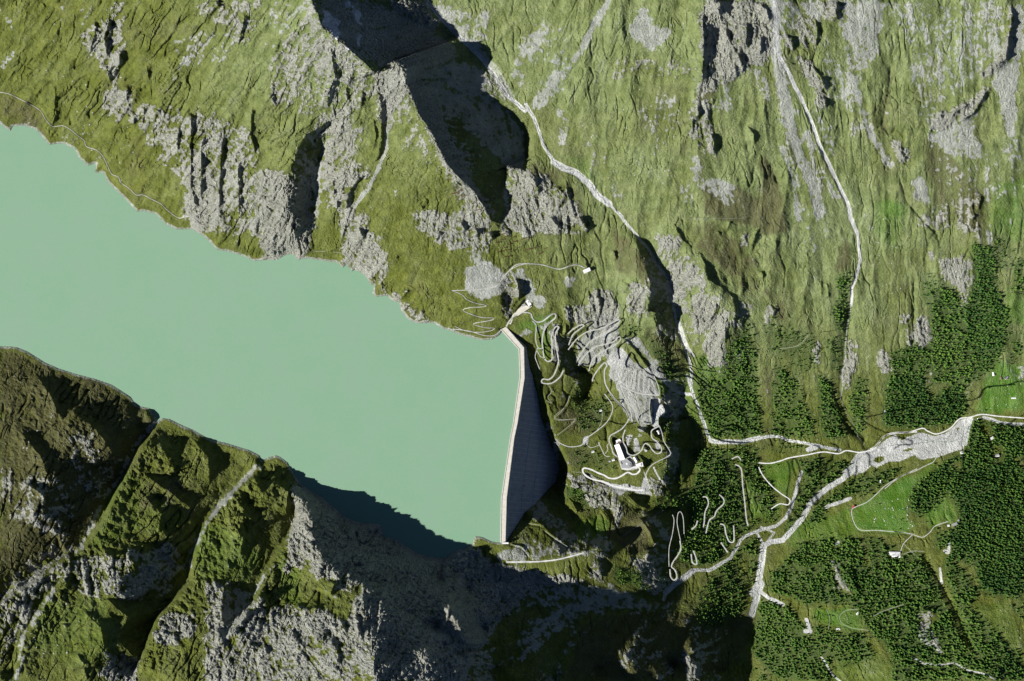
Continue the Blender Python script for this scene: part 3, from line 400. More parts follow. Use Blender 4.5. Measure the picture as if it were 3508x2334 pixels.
# ================================================================ numeric helpers
def perlin(x, y, seed):
    xi = np.floor(x).astype(np.int64); yi = np.floor(y).astype(np.int64)
    xf = (x - xi).astype(np.float32); yf = (y - yi).astype(np.float32)
    r = np.random.RandomState(seed)
    P = 256
    ang = r.rand(P, P).astype(np.float32) * 2 * np.pi
    gx, gy = np.cos(ang), np.sin(ang)
    x0 = xi % P; x1 = (xi + 1) % P; y0 = yi % P; y1 = (yi + 1) % P
    u = xf * xf * xf * (xf * (xf * 6 - 15) + 10); v = yf * yf * yf * (yf * (yf * 6 - 15) + 10)
    def d(a, b, fx, fy): return gx[b, a] * fx + gy[b, a] * fy
    n0 = d(x0, y0, xf, yf); n1 = d(x1, y0, xf - 1, yf); n2 = d(x0, y1, xf, yf - 1); n3 = d(x1, y1, xf - 1, yf - 1)
    a = n0 + u * (n1 - n0); b = n2 + u * (n3 - n2)
    return (a + v * (b - a)) * 1.5
def fbm(x, y, scale, octv, seed, ridged=False, gain=0.5):
    out = 0; amp = 1.0; tot = 0
    for o in range(octv):
        n = perlin(x / scale + 37.1 * o, y / scale + 11.7 * o, seed + o)
        if ridged: n = 1 - 2 * np.abs(n)
        out = out + amp * n; tot += amp
        amp *= gain; scale *= 0.5
    return (out / tot).astype(np.float32)
def bil(A, fx, fy):
    ny, nx = A.shape
    fx = np.clip(fx, 0, nx - 1.001); fy = np.clip(fy, 0, ny - 1.001)
    ix = fx.astype(np.int32); iy = fy.astype(np.int32)
    tx = (fx - ix).astype(np.float32); ty = (fy - iy).astype(np.float32)
    a = A[iy, ix]; b = A[iy, ix + 1]; c = A[iy + 1, ix]; d = A[iy + 1, ix + 1]
    return (a + (b - a) * tx) * (1 - ty) + (c + (d - c) * tx) * ty
def blur(A, n):
    for _ in range(n):
        B = np.pad(A, 1, mode='edge')
        A = (B[1:-1, :-2] + 2 * B[1:-1, 1:-1] + B[1:-1, 2:]) * 0.25
        B = np.pad(A, 1, mode='edge')
        A = (B[:-2, 1:-1] + 2 * B[1:-1, 1:-1] + B[2:, 1:-1]) * 0.25
    return A
def sstep(a, b, x):
    t = np.clip((x - a) / (b - a), 0, 1)
    return t * t * (3 - 2 * t)

GS = 3.5
GU0, GU1, GV0, GV1 = -260.0, 3768.0, -230.0, 2760.0
NU = int((GU1 - GU0) / GS) + 1; NV = int((GV1 - GV0) / GS) + 1
gu = (GU0 + GS * np.arange(NU)).astype(np.float32); gv = (GV0 + GS * np.arange(NV)).astype(np.float32)
UU, VV = np.meshgrid(gu, gv)

def inpoly(px, py, poly):
    ins = np.zeros(px.shape, bool)
    n = len(poly)
    for i in range(n):
        x0, y0 = poly[i][:2]; x1, y1 = poly[(i + 1) % n][:2]
        if y0 == y1: continue
        c = ((y0 > py) != (y1 > py)) & (px < (x1 - x0) * (py - y0) / (y1 - y0) + x0)
        ins ^= c
    return ins
def raster_poly(poly, A, val, mode='max', wx=None, wy=None, pad=20):
    xs = [p[0] for p in poly]; ys = [p[1] for p in poly]
    i0 = max(0, int((min(xs) - pad - GU0) / GS)); i1 = min(NU, int((max(xs) + pad - GU0) / GS) + 2)
    j0 = max(0, int((min(ys) - pad - GV0) / GS)); j1 = min(NV, int((max(ys) + pad - GV0) / GS) + 2)
    if i1 <= i0 or j1 <= j0: return
    sl = (slice(j0, j1), slice(i0, i1))
    X = UU[sl]; Y = VV[sl]
    if wx is not None: X = X + wx[sl]; Y = Y + wy[sl]
    m = inpoly(X, Y, poly)
    if mode == 'max': A[sl] = np.where(m, np.maximum(A[sl], val), A[sl])
    else: A[sl] = np.where(m, val, A[sl])
def seg_dist(X, Y, pts):
    best = np.full(X.shape, 1e9, np.float32); side = np.zeros(X.shape, np.float32); tt = np.zeros(X.shape, np.float32)
    L = 0.0
    for (a, b) in zip(pts[:-1], pts[1:]):
        dx, dy = b[0] - a[0], b[1] - a[1]; l2 = dx * dx + dy * dy + 1e-9; l = math.sqrt(l2)
        t = np.clip(((X - a[0]) * dx + (Y - a[1]) * dy) / l2, 0, 1)
        ex = X - a[0] - t * dx; ey = Y - a[1] - t * dy
        d = np.sqrt(ex * ex + ey * ey)
        m = d < best
        best = np.where(m, d, best)
        side = np.where(m, np.sign(dx * (Y - a[1]) - dy * (X - a[0])), side)
        tt = np.where(m, L + t * l, tt)
        L += l
    return best, side, tt, L
def region(pts, pad):
    xs = [p[0] for p in pts]; ys = [p[1] for p in pts]
    i0 = max(0, int((min(xs) - pad - GU0) / GS)); i1 = min(NU, int((max(xs) + pad - GU0) / GS) + 2)
    j0 = max(0, int((min(ys) - pad - GV0) / GS)); j1 = min(NV, int((max(ys) + pad - GV0) / GS) + 2)
    return (slice(j0, max(j0, j1)), slice(i0, max(i0, i1)))
def raster_line(pts, w, val, A, wx=None, wy=None):
    sl = region(pts, w + 25)
    if A[sl].size == 0: return
    X = UU[sl]; Y = VV[sl]
    if wx is not None: X = X + wx[sl] * .5; Y = Y + wy[sl] * .5
    d, s, t, L = seg_dist(X, Y, pts)
    w = w * .58
    A[sl] = np.maximum(A[sl], val * sstep(w * 1.3 + 1, w * 0.6, d))

# ---------------------------------------------------------------- coarse height solve (relaxation between pinned lines)
CS = 10.0
CU0, CU1, CV0, CV1 = -600.0, 4100.0, -600.0, 3000.0
def solve(levels=(80, 40, 20, 10)):
    H = None
    lines = list(PINS)
    for sh in (LAKE_NODAM_N, LAKE_NODAM_S): lines.append([(p[0], p[1], 0.0) for p in sh])
    for s in levels:
        nx = int((CU1 - CU0) / s) + 1; ny = int((CV1 - CV0) / s) + 1
        acc = np.zeros((ny, nx)); cnt = np.zeros((ny, nx))
        for L in lines:
            pts = []
            if len(L) == 1: pts = [L[0]]
            for a, b in zip(L[:-1], L[1:]):
                n = max(1, int(math.hypot(b[0] - a[0], b[1] - a[1]) / (s * 0.4)))
                for k in range(n + 1):
                    t = k / n
                    pts.append(tuple(a[i] + (b[i] - a[i]) * t for i in range(3)))
            for (x, y, z) in pts:
                i = int(round((x - CU0) / s)); j = int(round((y - CV0) / s))
                if 0 <= i < nx and 0 <= j < ny: acc[j, i] += z; cnt[j, i] += 1
        cx, cy = np.meshgrid(CU0 + s * np.arange(nx), CV0 + s * np.arange(ny))
        lk = inpoly(cx, cy, LAKE) & (cnt == 0)
        fix = (cnt > 0) | lk
        val = np.where(cnt > 0, acc / np.maximum(cnt, 1), -12.0)
        if H is None: H = np.full((ny, nx), 100.0)
        else:
            H = bil(H, np.clip((cx - CU0) / (2 * s), 0, H.shape[1] - 1), np.clip((cy - CV0) / (2 * s), 0, H.shape[0] - 1)).astype(float)
        H = np.where(fix, val, H)
        for it in range(160 if s > 10 else 120):
            B = np.pad(H, 1, mode='edge')
            N = (B[:-2, 1:-1] + B[2:, 1:-1] + B[1:-1, :-2] + B[1:-1, 2:]) * 0.25
            H = np.where(fix, val, H + 1.0 * (N - H))
    return blur(H, 1).astype(np.float32)
HC = solve()
def coarse_h(u, v):
    return bil(HC, (u - CU0) / CS, (v - CV0) / CS)
H = coarse_h(UU, VV)
H = blur(H, 1)

# ---------------------------------------------------------------- noise fields
WX = fbm(UU, VV, 60, 4, 11) * 22; WY = fbm(UU, VV, 60, 4, 21) * 22
n_big = fbm(UU, VV, 300, 5, 31)
n_mid = fbm(UU, VV, 70, 4, 41)
n_fine = fbm(UU, VV, 22, 3, 51)
rg = fbm(UU + WX, VV + WY, 75, 5, 61, ridged=True, gain=.55)
rg2 = fbm(UU + WX, VV + WY, 30, 3, 66, ridged=True, gain=.6)
# streaks that follow the fall line: noise smeared down the slope
def streaks(Hs, base, steps):
    gy, gx = np.gradient(blur(Hs, 6))
    m = np.sqrt(gx * gx + gy * gy) + 1e-3
    gx = gx / m; gy = gy / m
    J, I = np.mgrid[0:NV, 0:NU].astype(np.float32)
    out = base.copy(); wsum = 1.0
    for sgn in (1, -1):
        x = I.copy(); y = J.copy()
        for k in range(steps):
            xi = np.clip(x, 0, NU - 1).astype(np.int32); yi = np.clip(y, 0, NV - 1).astype(np.int32)
            x = x + sgn * gx[yi, xi]; y = y + sgn * gy[yi, xi]
            xi = np.clip(x, 0, NU - 1).astype(np.int32); yi = np.clip(y, 0, NV - 1).astype(np.int32)
            out += base[yi, xi]; wsum += 1
    out = out / wsum
    out = out - out.mean(); return (out / out.std()).astype(np.float32)
base_n = np.random.RandomState(5).randn(NV, NU).astype(np.float32)
st_f = streaks(H, blur(base_n, 1), 16)
st_c = streaks(H, fbm(UU, VV, 26, 2, 71), 30)

# ---------------------------------------------------------------- cover masks
def layer(polys, lines=(), fe=1, warp=1.0):
    A = np.zeros((NV, NU), np.float32)
    for poly, val in polys: raster_poly(poly, A, val, wx=WX * warp, wy=WY * warp, pad=40)
    A = blur(A, fe)
    for pts, w, val in lines: raster_line(pts, w * 1.5 if w > 4 else w, val, A, WX * .35, WY * .35)
    return A
rock = layer(ROCK_POLY, fe=4)
scree = layer(SCREE_POLY, SCREE_LINE, fe=3)
brown = layer(BROWN_POLY, fe=9)
vivid = layer(VIVID_POLY, fe=7)
gravel = layer(GRAVEL_POLY, (), fe=1, warp=.25)
for pts, w, val in GRAVEL_LINE: raster_line(pts, w, val, gravel, WX * .35, WY * .35)
for poly in GRAVEL_HOLE: raster_poly(poly, gravel, 0.0, 'set', WX * .2, WY * .2)
snow = layer(SNOW_POLY, fe=1)
fdens = np.zeros((NV, NU), np.float32)
for poly, d in FOREST: raster_poly(poly, fdens, d, wx=WX * .5, wy=WY * .5)
for poly in FOREST_HOLE: raster_poly(poly, fdens, 0.3, 'set', WX * .3, WY * .3)
fdens = blur(fdens, 9) * (gravel < .25)
forest = blur(np.clip(fdens / 7.5, 0, 1), 2)

# ---------------------------------------------------------------- relief detail
lake_in = inpoly(UU, VV, LAKE)
def shore_distance():
    B = np.full((NV, NU), 60.0, np.float32)
    for sh in (LAKE_NODAM_N, LAKE_NODAM_S):
        for k in range(0, len(sh) - 1, 6):
            seg = sh[k:k + 7]
            sl = region(seg, 60)
            if B[sl].size == 0: continue
            d, s, t, L = seg_dist(UU[sl], VV[sl], seg)
            B[sl] = np.minimum(B[sl], d)
    return B
sd = shore_distance() * np.where(lake_in, -1, 1)
gy, gx = np.gradient(H)
slope = blur(np.sqrt(gx * gx + gy * gy) / (GS * MPP), 3)
steep = sstep(.75, 1.15, slope)
rockiness = np.clip(rock + .45 * steep * (1 - forest), 0, 1)
calm = np.clip(1 - forest * .7 - gravel - .7 * scree, .06, 1) * np.clip(.35 + slope * 1.1, .3, 1)
flat_dev = np.zeros((NV, NU), np.float32)
for poly in (C2([(0,560),(300,500),(900,400),(1300,40),(1520,60),(1560,800),(1250,1050),(1340,1380),(860,1390),(400,1120),(0,1000)]), C1([(360,540),(560,380),(800,380),(830,1000),(640,1150)]), C1([(330,370),(500,200),(600,290),(430,420)]), B4([(340,640),(560,490),(800,360),(760,760),(380,770)]), B3([(690,260),(880,235),(900,500),(760,560)])):
    raster_poly(poly, flat_dev, 1.0)
flat_dev = blur(flat_dev, 8)
pale0 = sstep(1500, 2100, UU)
amp = calm * (1 - .75 * flat_dev)
patch = sstep(-.25, .45, fbm(UU, VV, 190, 3, 91))           # streaky patches come and go
rg3 = fbm(UU + WX * .4, VV + WY * .4, 17, 3, 96, ridged=True, gain=.65)
rgd = fbm(UU + .35 * VV + WX, VV * .55 + WY, 48, 4, 99, ridged=True, gain=.6)
H = H + amp * (n_mid * 6.5 + n_fine * 3.2 + st_c * (.5 + 1.3 * patch) + st_f * .35 + rg3 * (2.4 - 1.2 * pale0) + n_fine * -1.4 * pale0)
H = H + rockiness * (1 - .6 * flat_dev) * (rg * 9 + rgd * 7 + rg2 * 5 + rg3 * 4 + st_c * 3.4 * (.5 + patch) + st_f * 1.2 - 8)
spur = fbm(UU + WX * .5, VV * .26 + WY * .2, 150, 3, 120, ridged=True, gain=.5)
spurd = fbm((UU * .82 + VV * .57) + WX * .5, (VV * .82 - UU * .57) * .30 + WY * .2, 110, 3, 130, ridged=True, gain=.5)
open_r = sstep(1750, 2000, UU) * sstep(1450, 1150, VV) * (1 - forest * .6)
open_l = sstep(1100, 900, VV - (UU - 900) * .4) * sstep(1200, 1000, UU) * (1 - lake_in)
dampv = (1 - .8 * gravel) * (1 - .6 * scree)
H = H + dampv * (open_r * (spur * 20 - 8) + open_l * (spurd * 20 - 8)) * sstep(10, 60, np.abs(sd))
cr_r = sstep(.72, .98, 1 - 2.2 * np.abs(perlin((UU + WX * .6) / 44, (VV + WY * .6) / 150, 401)))
cr_r2 = sstep(.70, .98, 1 - 2.2 * np.abs(perlin((UU + WX * .5) / 24, (VV + WY) / 70, 402)))
ul, vl = UU * .86 + VV * .50, VV * .86 - UU * .50
cr_l = sstep(.72, .98, 1 - 2.2 * np.abs(perlin((ul + WX * .6) / 40, (vl + WY * .6) / 150, 403)))
cr_l2 = sstep(.70, .98, 1 - 2.2 * np.abs(perlin((ul + WX * .5) / 22, (vl + WY) / 60, 404)))
side = sstep(1200, 1700, UU)
pt = sstep(-.15, .35, fbm(UU, VV, 240, 3, 405)); pt2 = sstep(.0, .4, fbm(UU, VV, 130, 3, 406))
H = H - dampv * (1 - flat_dev) * (1 - .7 * forest) * sstep(8, 40, np.abs(sd)) * ((side * cr_r * .62 + (1 - side) * cr_l) * 9 * pt + (side * cr_r2 * .7 + (1 - side) * cr_l2) * 6 * np.maximum(pt2, rockiness))
H = H + scree * (st_f * 0.25 + n_fine * .8)
# ground cover breaks up into patches instead of ending on a line
crag = rg * .5 + rgd * .4 + rg3 * .5
speck = np.random.RandomState(77).rand(NV, NU).astype(np.float32)
sparkle = blur(speck, 1)
rock_v = np.clip(rock + .35 * steep * (1 - forest * .7), 0, 1)
tex = .30 * crag + .10 * st_f + .10 * st_c + .25 * n_mid
dith = 1.35 * (.40 * n_fine + .085 * st_f + .06 * st_c + .75 * (sparkle - .5) + .25 * n_mid)
rv = blur(rock_v, 7)
rock_c = sstep(.36, .74, rv * .86 + dith + .28 * (crag + .1)) * sstep(.02, .2, rv)
rock_c = np.maximum(rock_c, .6 * sstep(.46, .95, tex * 1.2 + .35 * (slope - .55)) * (1 - forest) * (1 - flat_dev) * (1 - vivid))
sv = blur(scree, 6)
sv = np.maximum(sv, scree * .95 * (scree > .9))
scree_c = sstep(.36, .70, sv * .90 + dith * .9) * sstep(.02, .2, sv)
scree_c = np.maximum(scree_c, .6 * sstep(.42, .9, dith + .5 * n_big + .1 * pale0) * (1 - forest) * (1 - vivid))
shore_rim = sstep(10, 4, np.abs(sd - 1 + n_fine * 4)) * (np.abs(sd) < 50) * (1 - lake_in) * sstep(-.6, .1, n_mid + .4)
scree_c = np.maximum(scree_c, shore_rim * .8)
brown_c = np.clip(sstep(.2, .8, brown + .35 * n_mid + .25 * n_fine) * sstep(0, .15, brown) + .35 * sstep(.1, .6, n_mid * .7 - n_big), 0, 1)
snow_c = sstep(.45, .6, snow * .8 + .25 * rgd + .2 * n_fine)* sstep(0.02, .2, snow)
bould = (speck > .997) * (1 - forest) * (1 - flat_dev * .5)
scree_c = np.maximum(scree_c, bould * .8)
H = H + bould * 1.5
pale = np.clip(.55 * np.exp(-(((UU - 1150) / 420) ** 2 + ((VV - 150) / 330) ** 2)) + sstep(1500, 2100, UU - .5 * (VV - 700) ) * sstep(1500, 1000, VV) + .35 * sstep(900, 300, VV) * sstep(500, 900, UU) + .1, 0, 1) * (.75 + .5 * n_big)
# ---------------------------------------------------------------- ribs and cliffs: raised on one side, broken off on the other
# (points, height, reach on the left of travel, reach on the right)
RIBS = []
def add_rib(pts, A, wl, wr, w_end=.25):
    global H
    sl = region(pts, max(wl, wr) * 2.5 + 10)
    if H[sl].size == 0: return
    X = UU[sl] + WX[sl] * .25; Y = VV[sl] + WY[sl] * .25
    d, s, t, L = seg_dist(X, Y, pts)
    e = np.minimum(sstep(0, L * w_end, t), sstep(L, L * (1 - w_end), t))
    w = np.where(s > 0, wr, wl)      # picture coordinates: y down, so + is on the right of travel
    H[sl] += A * e * np.exp(-d / w) * (1 + .3 * n_fine[sl])
# travelling down the picture, the west side is on the right
for pts, A, ww, we in [
 (A0([(1290,640),(1280,900),(1280,1250),(1330,1480)]),26,40,9),(A0([(1400,860),(1350,1000),(1350,1150),(1350,1380)]),26,30,7),(A0([(1500,900),(1480,1100),(1470,1300),(1480,1540)]),30,40,9),
 (A0([(1200,800),(1190,950),(1210,1120)]),20,25,9),(A0([(1060,700),(1030,860),(1030,1040)]),16,10,14),(A0([(1600,1060),(1600,1500)]),22,26,8),(A0([(1700,700),(1680,900),(1730,1100)]),20,26,8),
 (A0([(370,560),(375,700),(340,900)]),20,60,14),(A0([(640,120),(640,200),(610,300),(600,380)]),34,30,10),(A0([(740,120),(700,260),(720,400)]),36,24,12),(A0([(810,330),(795,470)]),26,20,8),(A0([(860,560),(840,700)]),20,20,8),(A0([(700,420),(740,560)]),18,16,8),
 (A0([(1590,130),(1640,110),(1600,330)]),24,20,8),(A0([(1440,0),(1470,60)]),24,16,8),(A0([(980,420),(1000,560)]),12,16,8),(A0([(920,580),(900,700)]),9,16,10),(A0([(965,700),(960,850)]),16,12,8),(A0([(880,740),(900,860)]),16,12,8),
 (A1([(60,380),(80,340),(120,260)]),18,16,8),(A1([(40,620),(90,720)]),20,20,8),(A1([(440,260),(470,420),(480,520),(430,640),(430,780)]),34,40,14),(A1([(340,380),(420,300)]),14,14,8),
 (A1([(580,480),(560,620),(590,720)]),16,20,8),(A1([(740,780),(760,900),(740,1020)]),16,20,6),(A1([(670,600),(660,740)]),16,20,9),(A1([(470,1180),(480,1300),(510,1420)]),14,14,7),(A1([(1090,1300),(1120,1250)]),9,10,5),(A1([(1060,1380),(1090,1420)]),9,10,5),
 (A2([(1200,60),(1190,200),(1200,280),(1190,420),(1180,560),(1150,640)]),40,30,14),(A2([(1310,0),(1300,110)]),34,24,14),(A2([(1330,180),(1380,290),(1460,440),(1480,500)]),22,26,8),(A2([(1230,160),(1220,300)]),14,12,8),
 (A2([(1490,150),(1480,350)]),30,24,11),(A2([(1580,230),(1570,380)]),26,22,9),(A2([(1560,20),(1620,60),(1640,160)]),24,22,9),(A2([(1150,700),(1170,770),(1120,800),(1120,930)]),22,14,7),(A2([(1240,890),(1270,960),(1265,1040)]),24,20,9),
 (A2([(1480,840),(1530,900),(1540,980)]),16,14,8),(A2([(1400,430),(1420,540)]),14,12,7),(A2([(1040,900),(1040,1060)]),9,14,6),(A2([(960,1080),(930,1140)]),7,9,5),
 (A2([(0,1150),(60,1220),(100,1330)]),26,26,12),(A2([(200,1240),(290,1350)]),26,24,12),(A2([(150,1440),(260,1568)]),22,24,12),(A2([(340,1440),(430,1560)]),26,24,12),
 (A3([(365,110),(375,200),(360,340)]),24,16,8),(A3([(200,240),(215,350)]),18,12,7),(A3([(500,0),(505,120),(450,145)]),26,20,9),(A3([(330,430),(400,520),(430,600),(410,650)]),22,22,9),(A3([(430,650),(430,730)]),22,16,8),
 (A3([(1690,0),(1670,200),(1640,400),(1540,460),(1480,490)]),30,10,8),(A3([(1530,590),(1420,760),(1300,840)]),24,12,7),(A3([(1400,690),(1290,770),(1280,830)]),14,8,5),(A3([(1210,740),(1200,800)]),14,8,6),(A3([(900,960),(970,1080)]),12,12,10),(A3([(1480,1290),(1460,1400),(1390,1500)]),16,16,8),(A3([(710,520),(715,680)]),8,8,5),
 (M1([(760,180),(795,110)]),12,12,6),(M1([(700,210),(720,190)]),8,8,5),(M1([(1000,440),(1010,500)]),16,14,8),(M1([(970,320),(985,370)]),8,10,6),(M1([(690,650),(690,720),(630,800)]),22,14,8),(M1([(500,480),(545,410)]),12,10,5),(M1([(550,640),(590,560)]),12,10,5),
 (M1([(760,760),(750,860),(760,960)]),20,20,10),(M1([(640,900),(690,860)]),14,14,8),(M1([(1390,500),(1400,640)]),10,16,8),(M1([(1430,520),(1455,640)]),12,16,8),(M1([(1090,700),(1060,780)]),12,12,7),
 (M1([(60,880),(130,960),(200,1060),(280,1150)]),12,8,5),(M1([(110,540),(60,600)]),12,14,7),(M1([(260,740),(290,830)]),18,16,8),(M1([(340,690),(350,790)]),18,16,8),(M1([(0,300),(30,380)]),18,14,8),
 (M0([(1320,100),(1370,190)]),26,20,9),(M0([(1430,160),(1450,220)]),22,20,8),(M0([(1520,180),(1550,240)]),22,16,8),(M0([(1200,180),(1150,250)]),16,14,8),(M0([(820,400),(920,350)]),14,16,6),(M0([(640,150),(670,260)]),24,20,8),(M0([(640,180),(690,230)]),14,14,8),(M0([(560,130),(530,240)]),14,14,7),
 (M0([(990,560),(920,650),(830,610)]),18,14,7),(M0([(810,590),(780,500)]),12,10,6),(M0([(1700,480),(1720,620),(1650,740)]),20,16,9),
 (C1([(370,60),(400,160),(390,260)]),20,18,6),(C1([(1150,170),(1170,280),(1210,380)]),14,14,6),(C1([(1260,200),(1280,340)]),14,12,6),(C1([(1580,60),(1540,140)]),12,10,6),(C1([(900,480),(900,600),(850,640)]),16,8,6),(C1([(1250,1700),(1270,1800)]),5,5,5),
 (C1([(1850,380),(1900,520)]),14,12,7),(C1([(1720,300),(1740,400)]),14,12,7),(C1([(650,1180),(760,1500)]),5,8,4),
 (B0([(650,340),(700,400)]),22,30,10),(B0([(240,480),(340,380)]),10,14,7),(B0([(400,640),(460,740)]),20,30,12),(B0([(80,660),(200,740),(120,860)]),26,26,14),(B0([(960,440),(1100,520)]),14,26,10),
 (B0([(370,1500),(390,1568)]),12,10,5),(B0([(340,1440),(380,1500)]),10,10,5),(B0([(80,1420),(60,1520)]),14,14,6),(B0([(1080,1220),(1110,1300)]),22,20,10),(B0([(940,1440),(1010,1380)]),16,14,8),
 (B1([(130,480),(250,460),(340,480)]),18,16,12),(B1([(410,210),(560,160)]),10,10,5),(B1([(640,660),(740,640)]),22,14,10),(B1([(880,900),(840,1000)]),26,24,10),(B1([(570,1060),(680,1090),(800,1060)]),22,10,16),(B1([(340,1040),(430,1020)]),22,16,14),
 (B1([(990,1100),(1080,1000)]),24,16,9),(B1([(960,1200),(870,1250)]),20,16,12),(B1([(720,1300),(830,1230)]),18,12,12),(B1([(400,1320),(420,1400)]),14,14,7),
 (B2([(40,1240),(80,1040)]),30,14,14),(B2([(1340,450),(1420,560),(1470,680)]),20,22,9),(B2([(1400,480),(1450,590)]),14,12,6),(B2([(800,520),(860,620)]),14,10,8),
 (B4([(280,960),(330,1000),(380,1100)]),16,16,10),(B4([(700,1190),(800,1190)]),20,10,8),
]:
    add_rib(pts, A, we, ww)          # left of travel = east = short reach
CUTS = [(M2([(410,560),(400,700),(370,860),(350,1100),(330,1250),(400,1440)]),-12,10),(M2([(830,500),(830,940)]),-12,5),(A2([(1640,1100),(1700,1230)]),-10,12),(A3([(870,420),(850,620),(810,850)]),-12,10),(A3([(700,480),(715,700)]),-6,6),(A3([(910,1150),(980,1360),(1080,1470),(1160,1560)]),-8,7),(M2([(800,0),(900,120),(1020,240)]),-6,6),
 (B3([(1190,0),(1260,80),(1340,140)]),-10,10),(M2([(270,1160),(330,1390),(430,1568)]),-10,9),(B4([(270,50),(330,180),(420,280)]),-9,7),(M2([(130,560),(180,780)]),-5,6),(M0([(990,560),(1060,420)]),-8,9),(M0([(870,620),(900,480)]),-4,8),(A1([(150,1060),(160,800)]),-5,7),(A1([(600,700),(600,860)]),-8,8),
 (B4([(720,880),(830,1060),(930,1250),(1010,1430)]),-14,14),(B0([(310,1340),(330,1440)]),-3,5),(C2([(700,430),(710,560),(690,640)]),-12,6),(M1([(1120,840),(1150,900)]),-8,8)]
for pts, A, w in CUTS: add_rib(pts, A, w, w, .1)

for pts, A, we, ww in [(B0([(150,180),(230,300),(290,420)]),24,16,60),(B0([(280,330),(420,430),(520,560)]),30,22,70),(B0([(60,420),(180,560),(230,700)]),26,20,60),(B0([(700,470),(780,620),(780,700)]),24,18,50),(B0([(850,470),(930,560),(940,700)]),22,16,50),(B0([(620,700),(720,820),(700,930)]),20,18,50),(B0([(1020,700),(1090,800),(1060,960)]),24,18,50),
  (B0([(1176,560),(1130,640),(1176,740)]),20,16,40),(B1([(420,190),(560,300),(540,480)]),22,16,50),(B1([(150,460),(260,600),(230,760)]),18,16,50),(B0([(420,1010),(560,1000),(640,1080)]),22,18,40),(B0([(350,1230),(450,1330),(470,1460)]),22,18,50),(B1([(760,640),(800,780),(740,900)]),22,16,40),(B1([(1060,980),(1090,1150),(1000,1300)]),24,16,40),(B1([(560,1200),(640,1350),(600,1500)]),16,14,40),(B1([(840,1260),(900,1400),(860,1550)]),18,14,40)]:
    add_rib(pts, A, we, ww)
# steep sunny banks on the east side of the three big gullies, long gentle flanks beyond them
for pts, A, east in (([(548,1462),(492,1535),(425,1645),(362,1785),(292,1880),(150,1975),(30,2055),(-150,2150)], 46, 70), ([(905,1600),(785,1705),(712,1795),(672,1900),(660,1995),(545,2120),(492,2250),(460,2334)], 50, 80), ([(1022,1722),(1024,1800),(915,1960),(872,2070),(770,2195)], 34, 60),
  (B0([(0,1230),(80,1130),(180,1080),(320,990)]), 26, 50), (B0([(70,1568),(110,1380),(200,1230),(300,1100)]), 26, 50)):
    gl_ = [(p[0] - 14, p[1] - 6) for p in pts]; gl_ = gl_ if gl_[0][1] < gl_[-1][1] else gl_[::-1]
    add_rib(gl_, -.85 * A, 13, 48, .06)
    p2 = pts if pts[0][1] < pts[-1][1] else pts[::-1]
    add_rib(p2, A, east, 11, .08)
